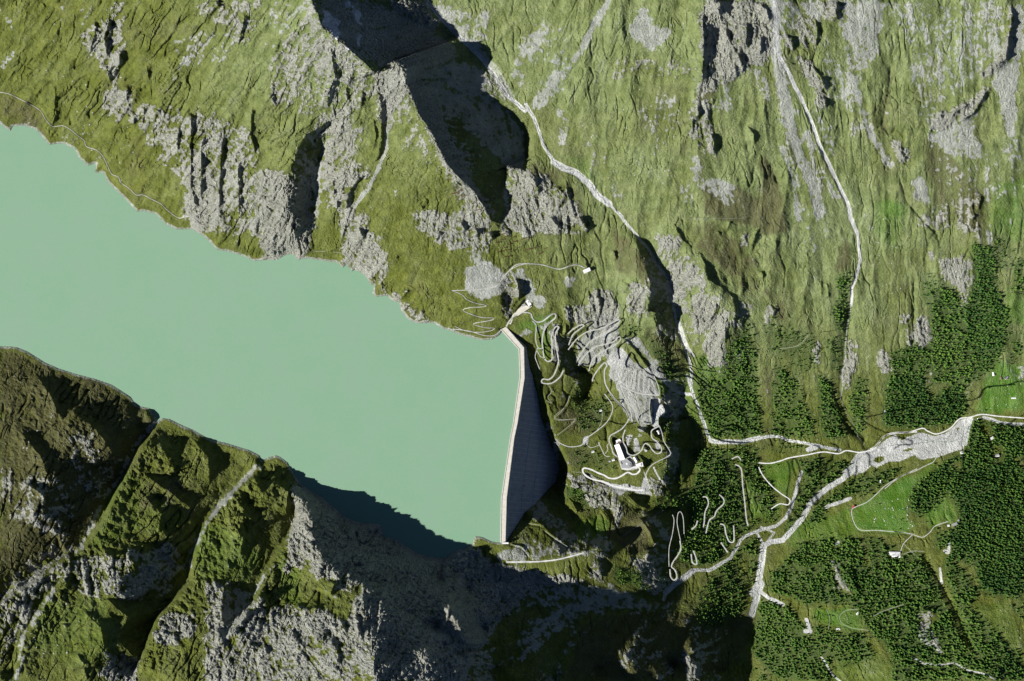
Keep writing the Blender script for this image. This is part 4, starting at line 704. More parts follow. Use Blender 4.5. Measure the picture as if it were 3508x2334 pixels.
# ---------------------------------------------------------------- cast shadows: crest and floor are fitted to the traced outlines
TAN = math.tan(math.radians(SUN_EL)) * MPP * GS      # drop of the sun ray per grid cell
sx, sy = math.cos(math.radians(SHADOW_UP)), -math.sin(math.radians(SHADOW_UP))   # shadow direction on the grid
SHM = np.zeros((NV, NU), bool)
def fit_shade(poly, jitter=.3):
    global H
    sl = region(poly, 30)
    A = np.zeros((NV, NU), bool)
    A[sl] = inpoly(UU[sl] + WX[sl] * jitter, VV[sl] + WY[sl] * jitter, poly)
    SHM[A] = True
    jj, ii = np.nonzero(A)
    if len(jj) == 0: return
    def march(sgn):
        x = ii.astype(np.float32); y = jj.astype(np.float32)
        d = np.zeros(len(ii), np.float32); live = np.ones(len(ii), bool)
        for k in range(400):
            x2 = x + sgn * sx; y2 = y + sgn * sy
            xi = np.clip(np.round(x2), 0, NU - 1).astype(int); yi = np.clip(np.round(y2), 0, NV - 1).astype(int)
            live &= A[yi, xi]
            if not live.any(): break
            x = np.where(live, x2, x); y = np.where(live, y2, y); d += live
        xe = np.clip(np.round(x + sgn * sx), 0, NU - 1).astype(int); ye = np.clip(np.round(y + sgn * sy), 0, NV - 1).astype(int)
        return d, xe, ye
    din, xa, ya = march(-1)
    dout, xb, yb = march(1)
    Hs = blur(H, 2)
    ha = np.maximum(H[ya, xa], Hs[ya, xa]); hb = Hs[yb, xb]
    L = din + dout + 1
    E = np.zeros((NV, NU), np.float32); Wt = np.zeros((NV, NU), np.float32)
    E[jj, ii] = L * TAN * 1.04 - (ha - hb); Wt[jj, ii] = 1
    E2 = blur(E, 5) / np.maximum(blur(Wt, 5), 1e-3)
    E = np.where(A, E2, 0); Ec = E[jj, ii]
    up = np.clip(Ec, 0, None) * .62; dn = np.clip(Ec, 0, None) * .38
    top = ha + up; bot = hb - dn
    t = (din + .5) / L
    ray = top + (bot - top) * t
    bulge = np.minimum(14, L * TAN * .22) * np.sin(np.pi * t) ** .8
    prof = ray - bulge + (H[jj, ii] - Hs[jj, ii]) * .5
    Hn = H.copy()
    Hn[jj, ii] = np.minimum(np.maximum(prof, np.minimum(H[jj, ii], ray - 1.5)), ray - 1.0) if False else prof
    # ease the crest up on the sunny side and the floor down beyond the shadow
    sl2 = region(poly, 170)
    J, I = np.mgrid[sl2[0], sl2[1]]
    out = ~A[sl2]
    J = J[out]; I = I[out]
    for sgn, share, reach in ((1, .62, 20.0), (-1, -.38, 12.0)):
        hit = np.zeros(len(J), bool); add = np.zeros(len(J), np.float32)
        for k in range(1, 42):
            xi = np.clip(np.round(I + sgn * k * sx), 0, NU - 1).astype(int); yi = np.clip(np.round(J + sgn * k * sy), 0, NV - 1).astype(int)
            new = A[yi, xi] & ~hit
            e = np.clip(E[yi, xi], 0, 400)
            rr = np.clip(e * .28, 5, reach)
            add = np.where(new, share * e * np.exp(-(k - 1) / rr) * (1 - (k - 1) / 41.0), add)
            hit |= new
        F = np.zeros((NV, NU), np.float32); F[J, I] = add
        Hn += F if sgn == 1 else F
    ring = A.copy()
    H = Hn
for poly in SHADES: fit_shade(poly)

# keep the lake bed, the shore and the dam site as traced
w = sstep(26, 3, np.abs(sd)) * (np.abs(sd) < 59)
shore_prof = np.where(sd > 0, .35 + sd * .62 + np.clip(sd - 6, 0, 99) * .1 + n_fine * 1.2 * np.clip(sd / 6, 0, 1), sd * .7)
H = H * (1 - w) + shore_prof * w
H = np.where(lake_in, np.minimum(H, -2 + np.maximum(sd, -40) * .8), H)
near = (~lake_in) & (sd < 55)
H = np.where(near & (UU < 1712), np.maximum(H, np.minimum(sd * .35, 6) + .3), H)
H = blur(H, 0)
def height_at(u, v):
    return bil(H, (np.asarray(u, np.float32) - GU0) / GS, (np.asarray(v, np.float32) - GV0) / GS)
# ---------------------------------------------------------------- roads: a bench is cut for each, the ribbon is laid on it
L_C1 = [
 ('mountain_road', 5.0, [(265,530),(300,470),(350,420),(430,385),(490,380),(530,395),(545,440),(590,480),(650,475),(700,440),(760,395),(795,400),(790,440),(740,480),(690,540),(660,610),(650,700),(660,800),(670,860),(690,895),(720,905),(755,880),(755,780),(755,700),(750,640),(770,570),(800,530),(830,540),(800,590),(790,640),(800,730),(815,830),(825,900),(810,970),(770,1060),(720,1100),(665,1095),(645,1110),(650,1135),(700,1145),(750,1140),(800,1110),(850,1060),(878,1000)]),
 ('gravel_track', 3.4, [(545,470),(585,520),(580,620),(585,700),(610,760),(650,770),(655,790)]),
 ('gravel_track', 2.8, [(600,760),(575,850),(600,930),(625,990)]),
 ('gravel_track', 2.6, [(590,780),(630,850),(690,880)]),
 ('mountain_road', 4.4, [(925,610),(980,560),(1060,515),(1100,520),(1050,560),(980,620),(935,730)]),
 ('mountain_road', 4.4, [(930,780),(990,700),(1050,640),(1150,580),(1250,560),(1350,520),(1440,470),(1490,455)]),
 ('mountain_road', 4.4, [(1490,455),(1470,490),(1400,550),(1300,620),(1180,680),(1100,770),(1050,850),(1030,900)]),
 ('mountain_road', 4.4, [(1040,950),(1070,890),(1150,800),(1220,750),(1330,720),(1420,690),(1470,640),(1495,650)]),
 ('mountain_road', 4.4, [(1495,650),(1470,700),(1350,770),(1250,830),(1190,890),(1150,1010)]),
 ('mountain_road', 5.0, [(1190,1120),(1200,1070),(1260,980),(1320,920),(1345,950),(1320,1000),(1320,1100),(1340,1170),(1400,1270),(1470,1350),(1540,1420),(1580,1520)]),
 ('gravel_track', 2.4, [(1600,960),(1640,1000),(1585,1170)]),('gravel_track', 2.8, [(1660,985),(1630,1200)]),('gravel_track', 2.8, [(1695,1030),(1680,1220)]),('gravel_track', 2.8, [(1740,1010),(1745,1100),(1740,1240)]),
 ('gravel_track', 2.8, [(1560,1010),(1520,1110)]),('gravel_track', 2.8, [(1800,1090),(1795,1200)]),('gravel_track', 2.8, [(1850,1060),(1900,1180),(1910,1260)]),('gravel_track', 2.0, [(1820,1100),(1870,1240)]),
 ('gravel_track', 4.0, [(1465,1135),(1520,1180),(1620,1225),(1720,1255),(1910,1270)]),
 ('gravel_track', 3.2, [(1465,1135),(1450,1180),(1500,1260),(1550,1340),(1600,1450),(1610,1550)]),('gravel_track', 3.4, [(1495,1175),(1560,1320),(1640,1430),(1680,1560)]),
 ('gravel_track', 2.8, [(1575,1235),(1600,1340),(1650,1420),(1690,1520)]),('gravel_track', 2.0, [(1650,1250),(1680,1350),(1720,1480)]),('gravel_track', 2.4, [(1810,1310),(1800,1450),(1825,1560)]),
 ('hiking_path', 1.3, [(720,1160),(750,1230),(710,1290),(750,1350),(700,1330)]),('hiking_path', 1.4, [(945,1280),(900,1390),(780,1500),(860,1530),(1005,1525),(960,1568)]),
]
L_C2 = [
 ('mountain_road', 4.4, [(745,0),(780,45),(850,120),(930,190),(975,250),(990,340),(960,400),(900,470),(820,520),(750,560),(730,620),(750,680),(775,760),(790,800),(845,850)]),
 ('gravel_track', 3.4, [(670,0),(760,120),(780,200),(750,300),(690,390),(600,470),(500,545),(420,600),(370,680),(300,705),(200,710),(130,690),(50,650)]),
 ('gravel_track', 2.4, [(745,660),(705,690),(715,750),(680,800)]),('gravel_track', 2.8, [(590,650),(610,700),(640,760),(680,830),(740,840)]),
 ('mountain_road', 4.4, [(950,480),(920,560),(920,640),(960,720),(985,800),(1050,825),(1120,800),(1170,750),(1190,700),(1220,665),(1270,690),(1310,750),(1370,800),(1430,780),(1430,720),(1370,640),(1310,590),(1300,500),(1350,460),(1410,430)]),
 ('gravel_track', 3.0, [(1410,440),(1440,520),(1470,640),(1555,790),(1500,850),(1400,900),(1300,960),(1240,1050),(1215,1140)]),
 ('access_road', 6.0, [(900,1005),(1000,1010),(1060,985),(1120,985),(1145,1020),(1105,1070),(1045,1080),(980,1055),(900,1100),(820,1135),(730,1130),(660,1090),(580,1060),(500,1020),(430,1000),(390,1000),(375,1030),(400,1080),(470,1130),(560,1160),(640,1175),(700,1200),(800,1240),(900,1260),(1000,1275),(1100,1295),(1190,1290)]),
 ('hiking_path', 1.4, [(635,230),(640,300),(620,400),(570,490)]),('hiking_path', 1.2, [(370,1055),(290,1050),(220,1045)]),('gravel_track', 2.0, [(440,690),(490,720),(590,690),(600,650)]),
 ('hiking_path', 1.3, [(200,20),(160,140),(90,240),(0,330),(80,355),(275,345),(160,460),(30,555)]),
]
L_B3 = [
 ('valley_road', 4.6, [(695,265),(760,268),(820,255),(880,235),(980,218),(1080,200),(1170,210),(1220,192),(1300,203),(1370,185),(1410,150),(1440,110),(1500,90),(1568,85),(1640,80)]),
 ('valley_road', 4.0, [(695,290),(720,340),(770,400),(830,450),(880,485),(870,515),(820,510),(770,540)]),
 ('mountain_road', 4.6, [(535,242),(570,228),(590,250)]),('mountain_road', 4.6, [(555,275),(590,300),(600,400),(612,500),(622,600),(632,640)]),
 ('mountain_road', 4.6, [(362,468),(385,472),(395,510),(375,560),(370,620),(365,650)]),('mountain_road', 4.6, [(460,455),(485,480),(485,510),(445,550),(430,585),(400,610),(380,685)]),
 ('mountain_road', 5.0, [(465,630),(490,640),(500,690),(520,735),(545,735),(548,690),(545,640)]),('mountain_road', 5.0, [(470,740),(490,770),(510,800)]),
 ('mountain_road', 5.0, [(330,610),(320,640),(295,662)]),('mountain_road', 5.0, [(305,790),(320,830),(325,870),(300,860),(292,810)]),
 ('mountain_road', 4.6, [(165,900),(170,945),(190,965),(207,945),(195,905),(175,885),(185,855),(210,820),(230,780),(225,730)]),
 ('mountain_road', 2.6, [(160,885),(160,780),(180,690),(190,610),(180,575)]),('mountain_road', 2.6, [(230,735),(220,690),(208,620),(215,565),(232,560),(245,600),(250,690)]),
 ('farm_road', 3.0, [(1640,300),(1568,335),(1500,370),(1440,410),(1400,450),(1340,500),(1270,530),(1250,550),(1260,610),(1300,665),(1400,668),(1490,675),(1568,680)]),
 ('hiking_path', 1.6, [(1290,1140),(1220,1145),(1180,1180),(1190,1220),(1250,1250),(1350,1265)]),('hiking_path', 1.4, [(1100,1140),(1120,1200),(1110,1260)]),('hiking_path', 1.6, [(1380,1180),(1440,1150),(1560,1110)]),
]
L_B4 = [
 ('valley_road', 4.4, [(1320,156),(1267,155),(1130,145),(1040,135),(980,150),(920,160),(870,210),(800,240),(750,225),(720,210),(650,230),(560,235),(510,260),(470,305),(440,322)]),
 ('farm_road', 3.0, [(568,765),(620,770),(670,780),(720,795),(760,770),(790,735),(860,710)]),('farm_road', 2.8, [(670,780),(620,830),(605,870)]),
 ('farm_road', 2.8, [(800,355),(780,390),(740,410),(680,440),(620,460),(560,500),(520,535)]),('hiking_path', 1.8, [(620,885),(670,870),(730,872)]),('hiking_path', 1.4, [(620,830),(650,860),(680,890)]),
]
ROADS = [(n, w, loc(p, 1650, 950, .3189)) for n, w, p in L_C1] + [(n, w, loc(p, 1900, 1350, .2551)) for n, w, p in L_C2] + [(n, w, loc(p, 2200, 1434, .574)) for n, w, p in L_B3] + [(n, w, loc(p, 2700, 1334, .6377)) for n, w, p in L_B4]
ROADS += [
 ('lake_path', 2.2, A0([(-100,600),(0,620),(60,632),(130,665),(200,700),(270,745),(310,810),(355,850),(420,845),(470,870),(520,910),(565,945),(580,985),(650,1010),(690,1050),(720,1110),(750,1170),(795,1190),(810,1225),(870,1270),(915,1310),(960,1310),(1020,1340),(1080,1370),(1120,1410),(1200,1465),(1250,1450),(1310,1475),(1350,1510),(1400,1520)])),
 ('gravel_track', 2.6, M0([(1764,400),(1700,420),(1640,460),(1590,530),(1540,560),(1400,575),(1270,580)])),
 ('gravel_track', 2.4, M0([(1275,582),(1340,610),(1370,640),(1430,665),(1500,680),(1470,690),(1390,695),(1345,712),(1400,740),(1470,760),(1550,765),(1530,780),(1430,798),(1420,810),(1500,830),(1555,832),(1530,850),(1450,860),(1360,850),(1290,820)])),
 ('lake_path', 3.0, M0([(1275,838),(1340,845),(1400,855),(1480,880),(1540,884),(1575,868),(1600,845)])),
 ('gravel_track', 3.4, loc([(480,1060),(650,880),(720,830),(840,808),(1130,818),(1300,850),(1480,905),(1600,905),(1750,850),(1850,830),(1950,850),(2040,890)],1640,760,.1782)),
 ('access_road', 6.5, B2([(460,768),(560,768),(680,765),(800,752),(900,728),(980,706)])),
 ('hiking_path', 1.6, B2([(490,650),(560,670),(600,710),(625,745)])),('hiking_path', 1.2, M0([(330,312),(380,318),(420,315)])),('hiking_path', 1.2, M0([(470,322),(530,328),(570,350)])),('hiking_path', 1.2, M0([(650,400),(700,412),(730,440)])),
 ('hiking_path', 1.4, C2([(0,650),(40,660)])),('hiking_path', 1.2, A2([(1080,1470),(1250,1470),(1480,1465)])),('hiking_path', 1.5, M1([(1120,970),(1240,950),(1310,880)])),
 ('hiking_path', 1.6, B2([(610,510),(680,520)])),('hiking_path', 1.6, B2([(720,560),(800,620),(870,665)])),
]
def catmull(pts, step):
    P = [pts[0]] + list(pts) + [pts[-1]]
    out = []
    for i in range(1, len(P) - 2):
        p0, p1, p2, p3 = P[i - 1], P[i], P[i + 1], P[i + 2]
        n = max(1, int(math.hypot(p2[0] - p1[0], p2[1] - p1[1]) / step))
        for k in range(n):
            t = k / n
            out.append(tuple(.5 * (2 * p1[a] + (p2[a] - p0[a]) * t + (2 * p0[a] - 5 * p1[a] + 4 * p2[a] - p3[a]) * t * t + (3 * p1[a] - p0[a] - 3 * p2[a] + p3[a]) * t ** 3) for a in (0, 1)))
    out.append(tuple(P[-2][:2]))
    return out
def smooth1(z, n):
    for _ in range(n):
        p = np.pad(z, 1, mode='edge'); z = (p[:-2] + 2 * p[1:-1] + p[2:]) / 4
    return z
ROAD_PROF = []
for name, wd, pts in ROADS:
    c = catmull(pts, 3.0)
    z = height_at([p[0] for p in c], [p[1] for p in c])
    z = smooth1(z, 14 if name != 'hiking_path' else 4)
    z = np.maximum(z, 1.2) if name == 'lake_path' else z
    sl = region(c, 16)
    if H[sl].size == 0: continue
    X, Y = UU[sl], VV[sl]
    best = np.full(X.shape, 1e9, np.float32); zz = np.zeros(X.shape, np.float32)
    for k in range(0, len(c), 1):
        d = np.hypot(X - c[k][0], Y - c[k][1]); m = d < best
        best = np.where(m, d, best); zz = np.where(m, z[k], zz)
    w = sstep(wd / 2 + 8, wd / 2 + 3, best)
    H[sl] = H[sl] * (1 - w) + (zz - .4) * w
    ROAD_PROF.append((name, wd, c, z))
    # no trees or shrubs on the road
    fdens[sl] = np.where(best < wd / 2 + 1.5, 0, fdens[sl])

# dam site: the ground stays below the concrete, level pads under the buildings
TOE = [(1822,1290),(1838,1340),(1855,1440),(1880,1500),(1890,1530),(1915,1600),(1902,1650),(1848,1705),(1788,1765),(1745,1840)]
foot = np.zeros((NV, NU), np.float32)
raster_poly(DAM_IN + TOE[::-1] + [(1795,1195),(1750,1135)], foot, 1.0)
fz = blur(foot, 1)
H -= 26 * fz * (1 - lake_in)
crestpad = np.zeros((NV, NU), np.float32)
raster_poly(DAM_IN + DAM_OUT[::-1], crestpad, 1.0)
H = np.where(crestpad > 0, np.minimum(H, -22), H)
def pad_flat(poly, z=None, grow=6):
    A = np.zeros((NV, NU), np.float32); raster_poly(poly, A, 1.0); A = sstep(.05, .5, blur(A, 2))
    cx = sum(p[0] for p in poly) / len(poly); cy = sum(p[1] for p in poly) / len(poly)
    zc = float(height_at(cx, cy)) if z is None else z
    global H
    H = H * (1 - A) + zc * A
    return zc
Z_HOTEL = pad_flat(C2([(780,590),(900,580),(1020,820),(1140,830),(1215,940),(1200,1000),(900,1040),(850,900)]))
Z_PLAT = pad_flat(C1([(300,450),(470,240),(560,300),(430,420),(330,480)]), 12)
Z_PARK = pad_flat(C2([(420,1050),(560,1120),(740,1190),(740,1260),(560,1200),(440,1120)]))
Z_QUAD = pad_flat(C2([(1295,90),(1400,60),(1500,240),(1400,300),(1400,440),(1330,450)]))
Z_LOT = pad_flat(C2([(950,550),(1045,550),(1010,700),(975,725)]))

def P(u, v, z):
    f = MPP * (CAM_H - z) / CAM_H
    return ((u - W_PX / 2) * f, (H_PX / 2 - v) * f, z)
def PG(u, v, dz=0.0):
    return P(u, v, float(height_at(u, v)) + dz)
# ================================================================ Blender side: materials
col = scene.collection
def new_mat(name):
    m = bpy.data.materials.new(name); m.use_nodes = True
    nt = m.node_tree; nt.nodes.clear()
    o = nt.nodes.new('ShaderNodeOutputMaterial'); b = nt.nodes.new('ShaderNodeBsdfPrincipled')
    nt.links.new(b.outputs[0], o.inputs[0])
    b.inputs['Roughness'].default_value = .9
    b.inputs['Specular IOR Level'].default_value = .15
    return m, nt, b
def mix(nt, fac, a, b):
    n = nt.nodes.new('ShaderNodeMix'); n.data_type = 'RGBA'
    for i, s in ((0, fac), (6, a), (7, b)):
        if isinstance(s, (int, float)): n.inputs[i].default_value = s
        elif isinstance(s, tuple): n.inputs[i].default_value = s + (1.0,)
        else: nt.links.new(s, n.inputs[i])
    return n.outputs[2]
def noise(nt, scale, detail=3, rough=.6, lo=.35, hi=.65, vec=None, stretch=None):
    t = nt.nodes.new('ShaderNodeTexNoise'); t.inputs['Scale'].default_value = scale
    t.inputs['Detail'].default_value = detail; t.inputs['Roughness'].default_value = rough
    tc = nt.nodes.new('ShaderNodeTexCoord')
    src = tc.outputs['Object']
    if stretch:
        mp = nt.nodes.new('ShaderNodeMapping'); mp.inputs['Scale'].default_value = stretch
        nt.links.new(src, mp.inputs[0]); src = mp.outputs[0]
    nt.links.new(src, t.inputs['Vector'])
    r = nt.nodes.new('ShaderNodeMapRange'); r.inputs[1].default_value = lo; r.inputs[2].default_value = hi
    nt.links.new(t.outputs[0], r.inputs[0])
    return r.outputs[0]
def math_n(nt, op, a, b=None, clamp=False):
    n = nt.nodes.new('ShaderNodeMath'); n.operation = op; n.use_clamp = clamp
    for i, s in enumerate((a, b)):
        if s is None: continue
        if isinstance(s, (int, float)): n.inputs[i].default_value = s
        else: nt.links.new(s, n.inputs[i])
    return n.outputs[0]
def simple(name, c, c2=None, scale=.3, rough=.9, spec=.15, bump=0):
    m, nt, b = new_mat(name)
    if c2: nt.links.new(mix(nt, noise(nt, scale), c, c2), b.inputs['Base Color'])
    else: nt.links.new(mix(nt, noise(nt, scale), c, tuple(x * .8 for x in c)), b.inputs['Base Color'])
    b.inputs['Roughness'].default_value = rough; b.inputs['Specular IOR Level'].default_value = spec
    return m
# terrain
m_ter, nt, bs = new_mat('mountain_ground')
aA = nt.nodes.new('ShaderNodeAttribute'); aA.attribute_name = 'coverA'
aB = nt.nodes.new('ShaderNodeAttribute'); aB.attribute_name = 'coverB'
sA = nt.nodes.new('ShaderNodeSeparateColor'); nt.links.new(aA.outputs['Color'], sA.inputs[0])
sB = nt.nodes.new('ShaderNodeSeparateColor'); nt.links.new(aB.outputs['Color'], sB.inputs[0])
rockA, screeA, brownA, vividA = sA.outputs[0], sA.outputs[1], sA.outputs[2], aA.outputs['Alpha']
gravelA, forestA, snowA, paleA = sB.outputs[0], sB.outputs[1], sB.outputs[2], aB.outputs['Alpha']
nL = noise(nt, .006, 4, .6); nM = noise(nt, .035, 4, .65); nF = noise(nt, .16, 3, .7); nX = noise(nt, .45, 2, .7, .3, .7)
def soft(mask, n, k=.35, lo=.3, hi=.62):
    s = math_n(nt, 'ADD', mask, math_n(nt, 'MULTIPLY', math_n(nt, 'SUBTRACT', n, .5), k))
    r = nt.nodes.new('ShaderNodeMapRange'); r.inputs[1].default_value = lo; r.inputs[2].default_value = hi
    nt.links.new(s, r.inputs[0]); return r.outputs[0]
grass = mix(nt, nM, (.066, .080, .013), (.126, .143, .027))
grass = mix(nt, math_n(nt, 'MULTIPLY', nF, .5), grass, (.058, .064, .016))
paleg = mix(nt, nM, (.120, .152, .062), (.200, .236, .110))
paleg = mix(nt, math_n(nt, 'MULTIPLY', nF, .45), paleg, (.105, .130, .045))
g = mix(nt, paleA, grass, paleg)
viv = mix(nt, nM, (.052, .138, .016), (.090, .165, .030))
g = mix(nt, math_n(nt, 'MULTIPLY', vividA, .85), g, viv)
brn = mix(nt, nF, (.048, .044, .018), (.088, .080, .038))
g = mix(nt, math_n(nt, 'MULTIPLY', brownA, .75), g, brn)
g = mix(nt, math_n(nt, 'MULTIPLY', forestA, .8), g, mix(nt, nF, (.028, .058, .014), (.060, .085, .026)))
scr = mix(nt, nM, (.270, .285, .250), (.400, .415, .375)); scr = mix(nt, math_n(nt, 'MULTIPLY', nX, .45), scr, (.150, .155, .140))
g = mix(nt, math_n(nt, 'MULTIPLY', soft(screeA, nF, .5, .25, .8), .9), g, scr)
rck = mix(nt, nF, (.270, .275, .230), (.500, .500, .440)); rck = mix(nt, math_n(nt, 'MULTIPLY', nX, .35), rck, (.130, .130, .108))
g = mix(nt, math_n(nt, 'MULTIPLY', soft(rockA, nF, .5, .25, .8), .92), g, rck)
grv = mix(nt, nM, (.320, .328, .312), (.490, .492, .475)); grv = mix(nt, math_n(nt, 'MULTIPLY', nX, .15), grv, (.250, .260, .240))
g = mix(nt, soft(gravelA, nX, .3), g, grv)
aC = nt.nodes.new('ShaderNodeAttribute'); aC.attribute_name = 'streak'
sC = nt.nodes.new('ShaderNodeSeparateColor'); nt.links.new(aC.outputs['Color'], sC.inputs[0])
stv = math_n(nt, 'ADD', math_n(nt, 'MULTIPLY', sC.outputs[0], .55), math_n(nt, 'ADD', math_n(nt, 'MULTIPLY', sC.outputs[1], .25), math_n(nt, 'MULTIPLY', sC.outputs[2], .35)))
hsv = nt.nodes.new('ShaderNodeHueSaturation'); nt.links.new(g, hsv.inputs['Color'])
nt.links.new(math_n(nt, 'ADD', math_n(nt, 'MULTIPLY', stv, 1.05), .48), hsv.inputs['Value'])
nt.links.new(math_n(nt, 'SUBTRACT', 1.28, math_n(nt, 'MULTIPLY', stv, .45)), hsv.inputs['Saturation'])
g = hsv.outputs[0]
flk = noise(nt, .21, 2, .5, .60, .70)
g = mix(nt, math_n(nt, 'MULTIPLY', flk, math_n(nt, 'ADD', math_n(nt, 'MULTIPLY', sC.outputs[2], .35), .0)), g, (.30, .33, .22))
drk = noise(nt, .17, 2, .5, .60, .72, stretch=(1.0, .8, 1.0))
g = mix(nt, math_n(nt, 'MULTIPLY', drk, .5), g, (.035, .042, .015))
g = mix(nt, snowA, g, (.80, .80, .84))
nt.links.new(g, bs.inputs['Base Color'])
bp = nt.nodes.new('ShaderNodeBump'); bp.inputs['Strength'].default_value = .9; bp.inputs['Distance'].default_value = 4.5
hb = math_n(nt, 'ADD', math_n(nt, 'MULTIPLY', nX, .6), nF)
rb = math_n(nt, 'ADD', math_n(nt, 'MULTIPLY', math_n(nt, 'ADD', rockA, math_n(nt, 'MULTIPLY', screeA, .4)), 1.2), .55)
nt.links.new(math_n(nt, 'MULTIPLY', hb, rb), bp.inputs['Height']); nt.links.new(bp.outputs[0], bs.inputs['Normal'])
# lake: milky glacial water
m_wat, nt, bs = new_mat('milky_lake_water')
w1 = noise(nt, .0045, 6, .75, .3, .7); w2 = noise(nt, .13, 2, .8, .3, .7)
c = mix(nt, w1, (.126, .252, .148), (.156, .248, .172)); c = mix(nt, math_n(nt, 'MULTIPLY', w2, .55), c, (.172, .252, .190))
nt.links.new(c, bs.inputs['Base Color']); bs.inputs['Roughness'].default_value = .35; bs.inputs['Specular IOR Level'].default_value = .3
bp = nt.nodes.new('ShaderNodeBump'); bp.inputs['Strength'].default_value = .12; bp.inputs['Distance'].default_value = 1.0
nt.links.new(noise(nt, .25, 3, .7, 0, 1), bp.inputs['Height']); nt.links.new(bp.outputs[0], bs.inputs['Normal'])
m_road = simple('pale_gravel_road', (.36, .36, .335), (.27, .27, .25), .15)
m_asph = simple('bright_asphalt', (.52, .51, .49), (.42, .415, .40), .15)
m_path = simple('trodden_path', (.27, .27, .23), (.20, .21, .16), .3)
# dam concrete with water stains that run down the face
m_conc, nt, bs = new_mat('weathered_concrete')
c = mix(nt, noise(nt, .05, 4, .7), (.190, .200, .228), (.270, .280, .305))
c = mix(nt, math_n(nt, 'MULTIPLY', noise(nt, .6, 3, .7, .45, .75, stretch=(.08, 1, .05)), .6), c, (.40, .40, .41))
nt.links.new(c, bs.inputs['Base Color'])
m_cdark = simple('damp_dark_concrete', (.115, .113, .108), (.165, .162, .155), .2)
m_joint = simple('lime_streaked_joint', (.55, .55, .55), (.44, .44, .44), .1)
m_crest = simple('pale_crest_concrete', (.46, .44, .38), (.37, .355, .31), .12)
m_white = simple('white_render', (.66, .65, .62), (.55, .54, .52), .3)
m_roofw = simple('pale_metal_roof', (.62, .62, .62), (.52, .52, .52), .25, .5, .4)
m_roofd = simple('dark_slate_and_shade_roof', (.045, .048, .055), (.065, .065, .07), .4, .6, .3)  # also stands in for the shade on the hotel's east slope
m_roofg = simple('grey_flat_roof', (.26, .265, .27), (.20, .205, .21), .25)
m_rust = simple('rusty_steel', (.045, .022, .014), (.075, .035, .02), .8)
m_glass = simple('window_glass', (.02, .025, .03), (.035, .04, .045), 1, .15, .5)
m_red = simple('red_sheet_roof', (.30, .03, .03), (.22, .03, .03), .5)
m_wood = simple('weathered_brown_wood', (.09, .06, .045), (.13, .09, .07), .8)
m_stone = simple('pale_boulder_rock', (.38, .38, .35), (.26, .26, .24), .35)
m_tyre = simple('black_rubber', (.012, .012, .012), (.02, .02, .02), 1)
m_cars = [simple(n, c, None, 1, .3, .5) for n, c in (('black_car_paint', (.012, .012, .014)), ('dark_blue_car_paint', (.012, .02, .05)), ('grey_car_paint', (.10, .10, .105)), ('dark_red_car_paint', (.09, .012, .012)), ('silver_car_paint', (.35, .35, .36)), ('white_car_paint', (.62, .62, .62)))]
m_fol, nt, bs = new_mat('conifer_foliage')
at = nt.nodes.new('ShaderNodeAttribute'); at.attribute_name = 'tint'
c = mix(nt, at.outputs['Fac'], (.020, .062, .010), (.100, .190, .026))
c = mix(nt, math_n(nt, 'MULTIPLY', noise(nt, .5, 3, .7), .45), c, (.016, .040, .012))
nt.links.new(c, bs.inputs['Base Color']); bs.inputs['Roughness'].default_value = .8
m_trunk = simple('brown_bark', (.06, .045, .03), (.09, .07, .05), 2)

# ================================================================ object helpers
def link_mesh(name, verts, faces, mats, mat_idx=None, parent=None, smooth=False):
    me = bpy.data.meshes.new(name)
    me.from_pydata([tuple(v) for v in verts], [], [tuple(f) for f in faces])
    for m in (mats if isinstance(mats, (list, tuple)) else [mats]): me.materials.append(m)
    if mat_idx is not None: me.polygons.foreach_set('material_index', mat_idx)
    me.polygons.foreach_set('use_smooth', [smooth] * len(me.polygons))
    me.update()
    o = bpy.data.objects.new(name, me); col.objects.link(o)
    if parent is not None: o.parent = parent
    return o
def tag(o, label=None, cat=None, group=None, kind=None):
    if label: o['label'] = label
    if cat: o['category'] = cat
    if group: o['group'] = group
    if kind: o['kind'] = kind
    return o
def empty(name, p, rz=0.0):
    o = bpy.data.objects.new(name, None); col.objects.link(o)
    o.location = p; o.rotation_euler = (0, 0, rz); o.empty_display_size = 5
    return o
class MB:
    def __init__(s): s.v = []; s.f = []; s.m = []
    def poly_prism(s, pts, z0, z1, m=0, z0s=None):
        n = len(pts); b = len(s.v)
        a = sum(pts[i][0] * pts[(i + 1) % n][1] - pts[(i + 1) % n][0] * pts[i][1] for i in range(n))
        if a < 0: pts = pts[::-1]
        s.v += [(p[0], p[1], z0) for p in pts] + [(p[0], p[1], z1) for p in pts]
        s.f.append(tuple(range(b + n - 1, b - 1, -1))); s.f.append(tuple(range(b + n, b + 2 * n)))
        for i in range(n): s.f.append((b + i, b + (i + 1) % n, b + n + (i + 1) % n, b + n + i))
        s.m += [m] * (n + 2)
    def box(s, x0, x1, y0, y1, z0, z1, m=0): s.poly_prism([(x0, y0), (x1, y0), (x1, y1), (x0, y1)], z0, z1, m)
    def obox(s, a, b, w, z0, z1, m=0):
        dx, dy = b[0] - a[0], b[1] - a[1]; l = math.hypot(dx, dy) or 1; nx, ny = -dy / l * w / 2, dx / l * w / 2
        s.poly_prism([(a[0] + nx, a[1] + ny), (a[0] - nx, a[1] - ny), (b[0] - nx, b[1] - ny), (b[0] + nx, b[1] + ny)], z0, z1, m)
    def add(s, vs, fs, m=0):
        b = len(s.v); s.v += vs; s.f += [tuple(i + b for i in f) for f in fs]; s.m += [m] * len(fs)
    def build(s, name, mats, parent=None): return link_mesh(name, s.v, s.f, mats, s.m, parent)

